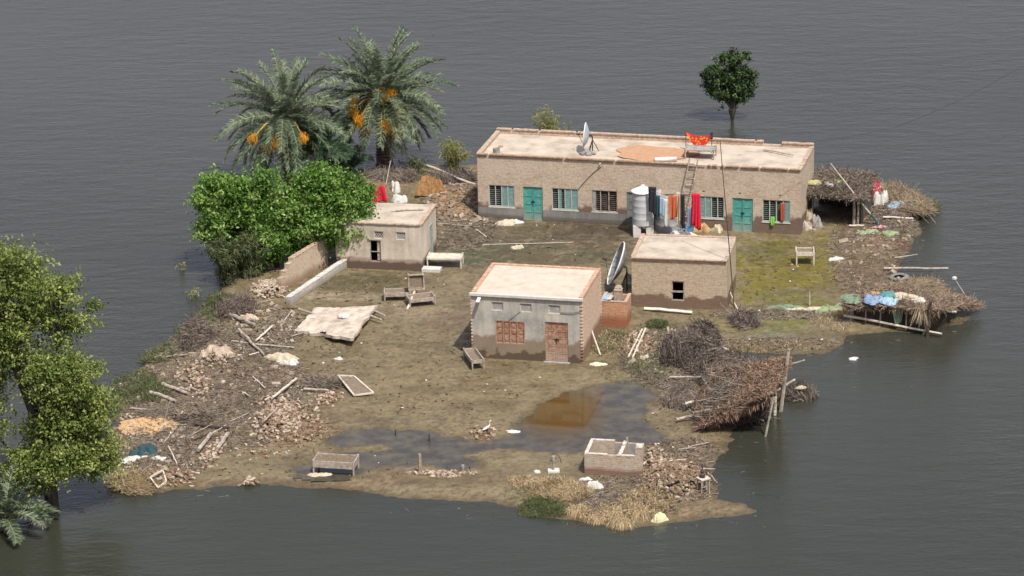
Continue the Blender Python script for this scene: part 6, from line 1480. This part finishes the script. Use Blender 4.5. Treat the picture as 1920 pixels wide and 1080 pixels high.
def spray_shrub(name, label, base, hgt_, spread, n, m, seed, leaf=.3, wd=.035, stems=14, droop=.5, stemm=M_wood, per=None):
    """many thin stems with drooping narrow leaves"""
    g = np.random.default_rng(seed); r = thing(name, label, 'shrub', base); st = MB(); P = []; D = []
    for k in range(stems):
        a = g.uniform(0, 2 * pi); e = g.uniform(.1, 1) * spread; tip = Vector((cos(a) * e, sin(a) * e, hgt_ * g.uniform(.65, 1.0) * (1 - .18 * e / spread))); mid = Vector((tip.x * .35, tip.y * .35, tip.z * .6)); b0 = Vector((cos(a) * e * .3 + g.normal(0, .1), sin(a) * e * .3 + g.normal(0, .1), -.1))
        st.tube([b0, mid, tip], [.016, .012, .005], 5)
        for q in range(n // stems):
            t = g.uniform(.08, 1.02); p = mid + (tip - mid) * ((t - .3) / .7) if t > .3 else b0 + (mid - b0) * (t / .3); P.append(p + Vector(g.normal(0, .09, 3))); D.append((g.normal(0, .8), g.normal(0, .8), g.normal(.1, .6)))
    P = np.array([tuple(p) for p in P]); npobj('foliage', blades(P, np.array(D), g.uniform(.5, 1, len(P)) * leaf, wd, droop, g), m, r); st.build('stem', stemm, r)
spray_shrub('willow_shrub', 'pale yellow green willowy shrub on the bank left of the long house', gp(848, 318), 1.9, 1.15, 2600, L_willow, 31, stems=22)
spray_shrub('willow_shrub', 'pale green shrub rising behind the long house roof left part', at(1028, 318), 3.9, 1.4, 2400, L_willow, 32, stems=20, leaf=.34)
spray_shrub('reed_clump', 'dull green bamboo like reeds below the left bright green tree', gp(425, 528), 2.6, 1.2, 4200, L_bamboo, 33, stems=34, leaf=.3, stemm=M_bark)
spray_shrub('reed_clump', 'darker cane clump between the reeds and the tall yard wall', gp(470, 520), 2.6, 1.0, 3800, L_bamboo, 34, stems=26, leaf=.3)
spray_shrub('weed', 'small dark shrub on the bank right of the right palm trunk', gp(778, 326), 1.0, .9, 900, L_bamboo, 35, stems=12, leaf=.22)
for i, (x, y, l) in enumerate(((360, 552, 'small yellow weed poking from the water beside the left bank'), (371, 548, 'taller yellow weed beside the small one off the left bank'), (343, 500, 'sprig of pale leaves over the water left of the bright green tree'))):
    spray_shrub('water_weed', l, Vector((at(x, y).x, at(x, y).y, WATER)), .45, .3, 60, L_willow, 60 + i, leaf=.2, stems=4)

def frond(L, e0, bend, g, wd=.05, ll=.5, n=125, twist=0.0):
    """one pinnate palm leaf growing along +x from elevation e0, bending down"""
    m = 9; pts = []; p = np.zeros(3); e = e0
    tang = []
    for i in range(m + 1):
        pts.append(p.copy()); d = np.array([cos(e), 0, sin(e)]); tang.append(d); p = p + d * L / m; e -= bend * (.4 + 1.2 * i / m) / m
    pts = np.array(pts); tang = np.array(tang); st = MB().tube([tuple(q) for q in pts], [.03 * (1 - .8 * i / m) + .004 for i in range(m + 1)], 4, False)
    P = []; D = []; LL = []
    for s in (-1, 1):
        t = np.linspace(.14, .995, n) + g.normal(0, .004, n); x = t * m; i = np.clip(x.astype(int), 0, m - 1); f = (x - i)[:, None]
        P.append(pts[i] * (1 - f) + pts[i + 1] * f); T = tang[i]; side = np.array([0, s, 0.0]); upv = np.cross(T, np.array([0, 1, 0])); upv = -upv
        upv = np.where(upv[:, 2:3] < 0, -upv, upv)
        D.append(T * (.5 + .5 * t[:, None]) + side * 1.0 + upv * .45 + g.normal(0, .24, (n, 3))); LL.append(ll * np.maximum(np.sin(np.clip(.2 + t * .7, 0, 1) * pi), .1) ** .6 * g.uniform(.8, 1.1, n))
    P = np.concatenate(P); v, F, rn = blades(P, np.concatenate(D), np.concatenate(LL), wd, .25, g)
    sv = np.array(st.v); sf = np.array(st.f); return np.concatenate([v, sv]), np.concatenate([F, sf + len(v)]), np.concatenate([rn * .8 + g.uniform(0, .2), np.full(len(sv), .9)])
def palm(label, base, th, nf, L, m, seed, dates=(), tr=.27, dead=4, wd=.032, elev_lo=-.95, trunk=True, lean=(0, 0), name='date_palm', ll=.54):
    g = np.random.default_rng(seed); r = thing(name, label, 'palm', base); top = Vector((lean[0], lean[1], th))
    if trunk:
        t = MB(); k = max(3, int(th / .16)); pts = []; rad = []
        for i in range(k * 2 + 1):
            s = i / (k * 2); pts.append((top.x * s * s, top.y * s * s, -.4 + (th + .4) * s)); rad.append(tr * (1.12 if i % 2 else .92) * (1.15 - .3 * s if s < .8 else 1.0 + .15 * (s - .8)))
        t.tube(pts, rad, 12)
        for i in range(int(th * 34)):
            s = g.random(); a = g.uniform(0, 2 * pi); rr = tr * (1.05 - .2 * s); c = Vector((top.x * s * s + cos(a) * rr, top.y * s * s + sin(a) * rr, th * s)); q = Vector((cos(a), sin(a), 1.2)).normalized(); t.beam(c, c + q * .16, .10, .03)
        t.build('trunk', M_palmb, r)
    for i in range(nf):
        q = (i + .5) / nf; e = 1.45 - (1.45 - elev_lo) * q ** .9 + g.normal(0, .07); az = i * 2.39996 + g.normal(0, .12); bend = g.uniform(.7, 1.1) if q < .35 else g.uniform(1.0, 1.5) if q < .7 else g.uniform(.6, 1.0)
        bend = min(bend, e + 1.5); v = frond(L * g.uniform(.85, 1.08) * (1 - .12 * abs(q - .4)), e, max(bend, .2), g, wd, ll)
        ca, sa = cos(az), sin(az); V = v[0]; tw = g.normal(0, .35); V2 = V.copy(); V2[:, 1] = V[:, 1] * cos(tw); V2[:, 2] = V[:, 2] + V[:, 1] * sin(tw)
        V = np.stack([V2[:, 0] * ca - V2[:, 1] * sa, V2[:, 0] * sa + V2[:, 1] * ca, V2[:, 2]], 1) + np.array([top.x + ca * .12, top.y + sa * .12, th + .1 * (1 - q)])
        npobj('frond', (V, v[1], v[2]), m, r)
    od = leafmat('ripe_dates', [(0.55, 0.20, 0.01), (0.78, 0.36, 0.02), (0.85, 0.50, 0.07)], 0, .6)
    for (dx, dy, dz, s) in dates:
        n = 420; n = 520; P = unit(g.normal(0, 1, (n, 3))) * (g.random((n, 1)) ** .45) * np.array([.2, .2, .24]) * s * (1 + .3 * g.normal(0, 1, (n, 1))) + np.array([dx, dy, dz]); D = np.stack([g.normal(0, .35, n), g.normal(0, .35, n), -np.ones(n)], 1)
        a = sticks(P, D, g.uniform(.05, .16, n), .018, 0, g); st = MB().tube([tuple(top), (dx * .6 + top.x * .4, dy * .6 + top.y * .4, (dz + th) / 2 + .35), (dx, dy, dz + .1)], [.03, .025, .02], 4, False)
        sv = np.array(st.v); npobj('date_cluster', (np.concatenate([a[0], sv]), np.concatenate([a[1], np.array(st.f) + len(a[0])]), np.concatenate([a[2], np.full(len(sv), .8)])), od, r)
    return r
def dates_at(base, th, lst):
    b = at(*base); out = []
    for (px, py, dy, s) in lst:
        p = above(base[0], base[1], px, py) - b; out.append((p.x, p.y + dy - 1.1, p.z + (dy - 1.1) * .33, s * 1.5))
    return out
pb = (722, 314); b = gp(*pb); th = hgt(pb[0], pb[1], 184)
palm('right date palm with many orange date clusters and thick dark trunk', Vector((b.x, b.y, 0)), th, 92, 4.1, L_palm, 3, dates_at(pb, th, [(724, 152, -.3, 1.0), (741, 152, -.2, .8), (669, 176, -.5, .9), (680, 190, -.7, 1.0), (757, 180, -.8, 1.25), (728, 197, -1.0, 1.2), (748, 204, -1.1, 1.0), (692, 208, -.8, .7), (668, 160, -.3, .6)]), tr=.42, elev_lo=-.72)
pb = (541, 344); b = gp(*pb); th = hgt(pb[0], pb[1], 222)
palm('left date palm with slim trunk rising from the bright green tree', Vector((b.x, b.y, 0)), th, 78, 4.1, L_palm, 4, dates_at(pb, th, [(485, 214, -1.2, .75), (524, 222, -1.2, .9), (577, 213, -1.2, .8), (512, 231, -1.2, .6)]), tr=.24, lean=(-.05, 0))
b = gp(600, 345); palm('smaller bluish palm crowded between the two tall date palms', Vector((b.x, b.y, 0)), 1.9, 26, 2.3, L_palmy, 5, tr=.2, elev_lo=-.3)
b = gp(650, 332); palm('low young palm right of the bright green trees', Vector((b.x, b.y, 0)), .35, 16, 1.5, L_palmy, 6, tr=.12, elev_lo=0.0)
b = at(8, 985); b.z = WATER; palm('low grey green palm standing in the water at the bottom left corner', b, .55, 34, 2.3, L_palm, 7, tr=.25, elev_lo=-.2, ll=.42)

# ================================================================== BIRDS, FLOATING BITS, WIRE
def crow(p, az, s, flap, label, group):
    r = thing('black_bird', label, 'bird', p, az, group)
    b = MB().tube([(-.16, 0, .0), (-.1, 0, .0), (0, 0, .01), (.09, 0, .02), (.13, 0, .03), (.17, 0, .03), (.21, 0, .02)], [.035, .03, .05, .045, .028, .03, .006], 8); b.v = [(x * s, y * s, z * s) for x, y, z in b.v]; b.build('body', M_black, r, smooth=True)
    for k in (-1, 1):
        w = [(.07, .03 * k, .02), (.06, .2 * k, .02 + flap * .12), (-.02, .38 * k, .02 + flap * .2), (-.1, .3 * k, .02 + flap * .16), (-.07, .04 * k, .02)]
        m = MB(); m.face([tuple(c * s for c in q) for q in w]); m.face([(q[0] * s, q[1] * s, q[2] * s - .008) for q in reversed(w)]); m.build('wing', M_black, r)
birds = [(638, 148), (645, 163), (664, 96), (672, 105), (650, 127), (672, 152), (690, 158), (685, 165), (754, 149), (765, 163), (808, 139), (646, 171), (700, 180)]
for i, (x, y) in enumerate(birds):
    g = random.Random(i + 3); p = above(722, 312, x, y) + Vector((0, g.uniform(-1.6, -.2), 0)); p.z -= .2
    crow(p, g.uniform(0, 6.28), g.uniform(.8, 1.1), g.uniform(-.6, 1), 'small black bird flying around the right date palm' if i != 10 else 'black bird with raised wings right of the right date palm crown', 'black birds around the right date palm')
def egret(px, py, label):
    p = gp(px, py); r = thing('white_egret', label, 'egret', p, .6); MB().tube([(-.24, 0, .2), (-.12, 0, .22), (.02, 0, .26), (.12, 0, .3), (.17, 0, .4), (.15, 0, .5), (.2, 0, .55), (.27, 0, .55)], [.01, .06, .075, .05, .022, .018, .028, .006], 9).build('body', C_white, r, smooth=True)
    for y in (-.03, .03): MB().tube([(0, y, .24), (-.01, y, .1), (0, y, -.06)], .01, 5).build('leg', M_woodd, r)
egret(913, 812, 'white bird standing on the flat red bricks beside the puddle')
rag('floating_scrap', 'white scrap floating on the water between the two collapsed shelters', 0, 0, .3, .18, .09, C_white, 'scrap', seed=140, z=Vector((at(1599, 667).x, at(1599, 667).y, WATER)))
for i, (x, y, l) in enumerate(((1535, 862, 'dark floating tuft right of the near shore stand'), (1708, 718, 'dark floating bit in the right water'), (1812, 541, 'dark mud lump breaking the water beyond the collapsed shelter'), (1725, 460, 'flat mud lump in the water off the red bank'), (878, 965, 'dark floating bit in the near water'), (1150, 990, 'dark floating bit beyond the near point grass'), (812, 60, 'tiny dark floating bit at the top'), (1007, 163, 'tiny dark floating bit between palm and lone tree'), (235, 450, 'small dark post in the left water'), (250, 580, 'small dark floating bit off the left bank'))):
    rag('floating_bit', l, 0, 0, .14 if i != 2 else .28, .12, .025, M_woodd, 'floating debris', seed=150 + i, z=Vector((at(x, y).x, at(x, y).y, WATER - .01)))
def wire():
    pts = [at(x, y, 5.5) for x, y in ((1500, 268), (1547, 263), (1610, 253), (1673, 240), (1725, 221), (1780, 197), (1850, 162), (1925, 120), (2000, 80))]; o = pts[0].copy()
    tag(MB().tube([p - o for p in pts], .012, 4).build('overhead_wire', M_dark, None, o), 'thin dark wire running up over the water at the upper right', 'wire')
wire()
tag(MB().lathe([(.001, 0), (.17, 0), (.2, .3), (.18, .3), (.15, .04), (.001, .03)], 16).build('roof_pot', M_cement, None, Lw(.95, .5, LH - .1)), 'small grey pot on the left end of the long house roof', 'pot')
tag(MB().box(-.12, -.06, 0, .12, .06, .07).build('roof_brick', M_red, None, Lw(.85, 1.9, LH - .1)), 'single red brick on the left end of the long house roof', 'brick')
s = MB().tube([(0, 0, .09), (.5, 0, .10), (1.15, 0, .12)], [.09, .11, .13], 14); tag(s.build('metal_roll', M_galvw, None, Lw(9.55, .62, LH - .1), -.1, smooth=True), 'rolled white metal sheet lying at the front of the long house roof', 'metal roll')
def stones(cx, cy, label):
    r = thing('stone_ring', label, 'stones', Lw(cx, cy, LH - .1)); g = random.Random(5)
    for k in range(22):
        a = g.uniform(0, 6.28); q = g.uniform(.05, .45); MB().obox((cos(a) * q, sin(a) * q * .7, .05 + .03 * g.random()), (.17, .11, .1), Matrix.Rotation(g.uniform(0, 3), 3, 'Z')).build('stone', M_cement, r)
stones(5.75, 1.3, 'ring of grey stones round the foot of the roof satellite dish')
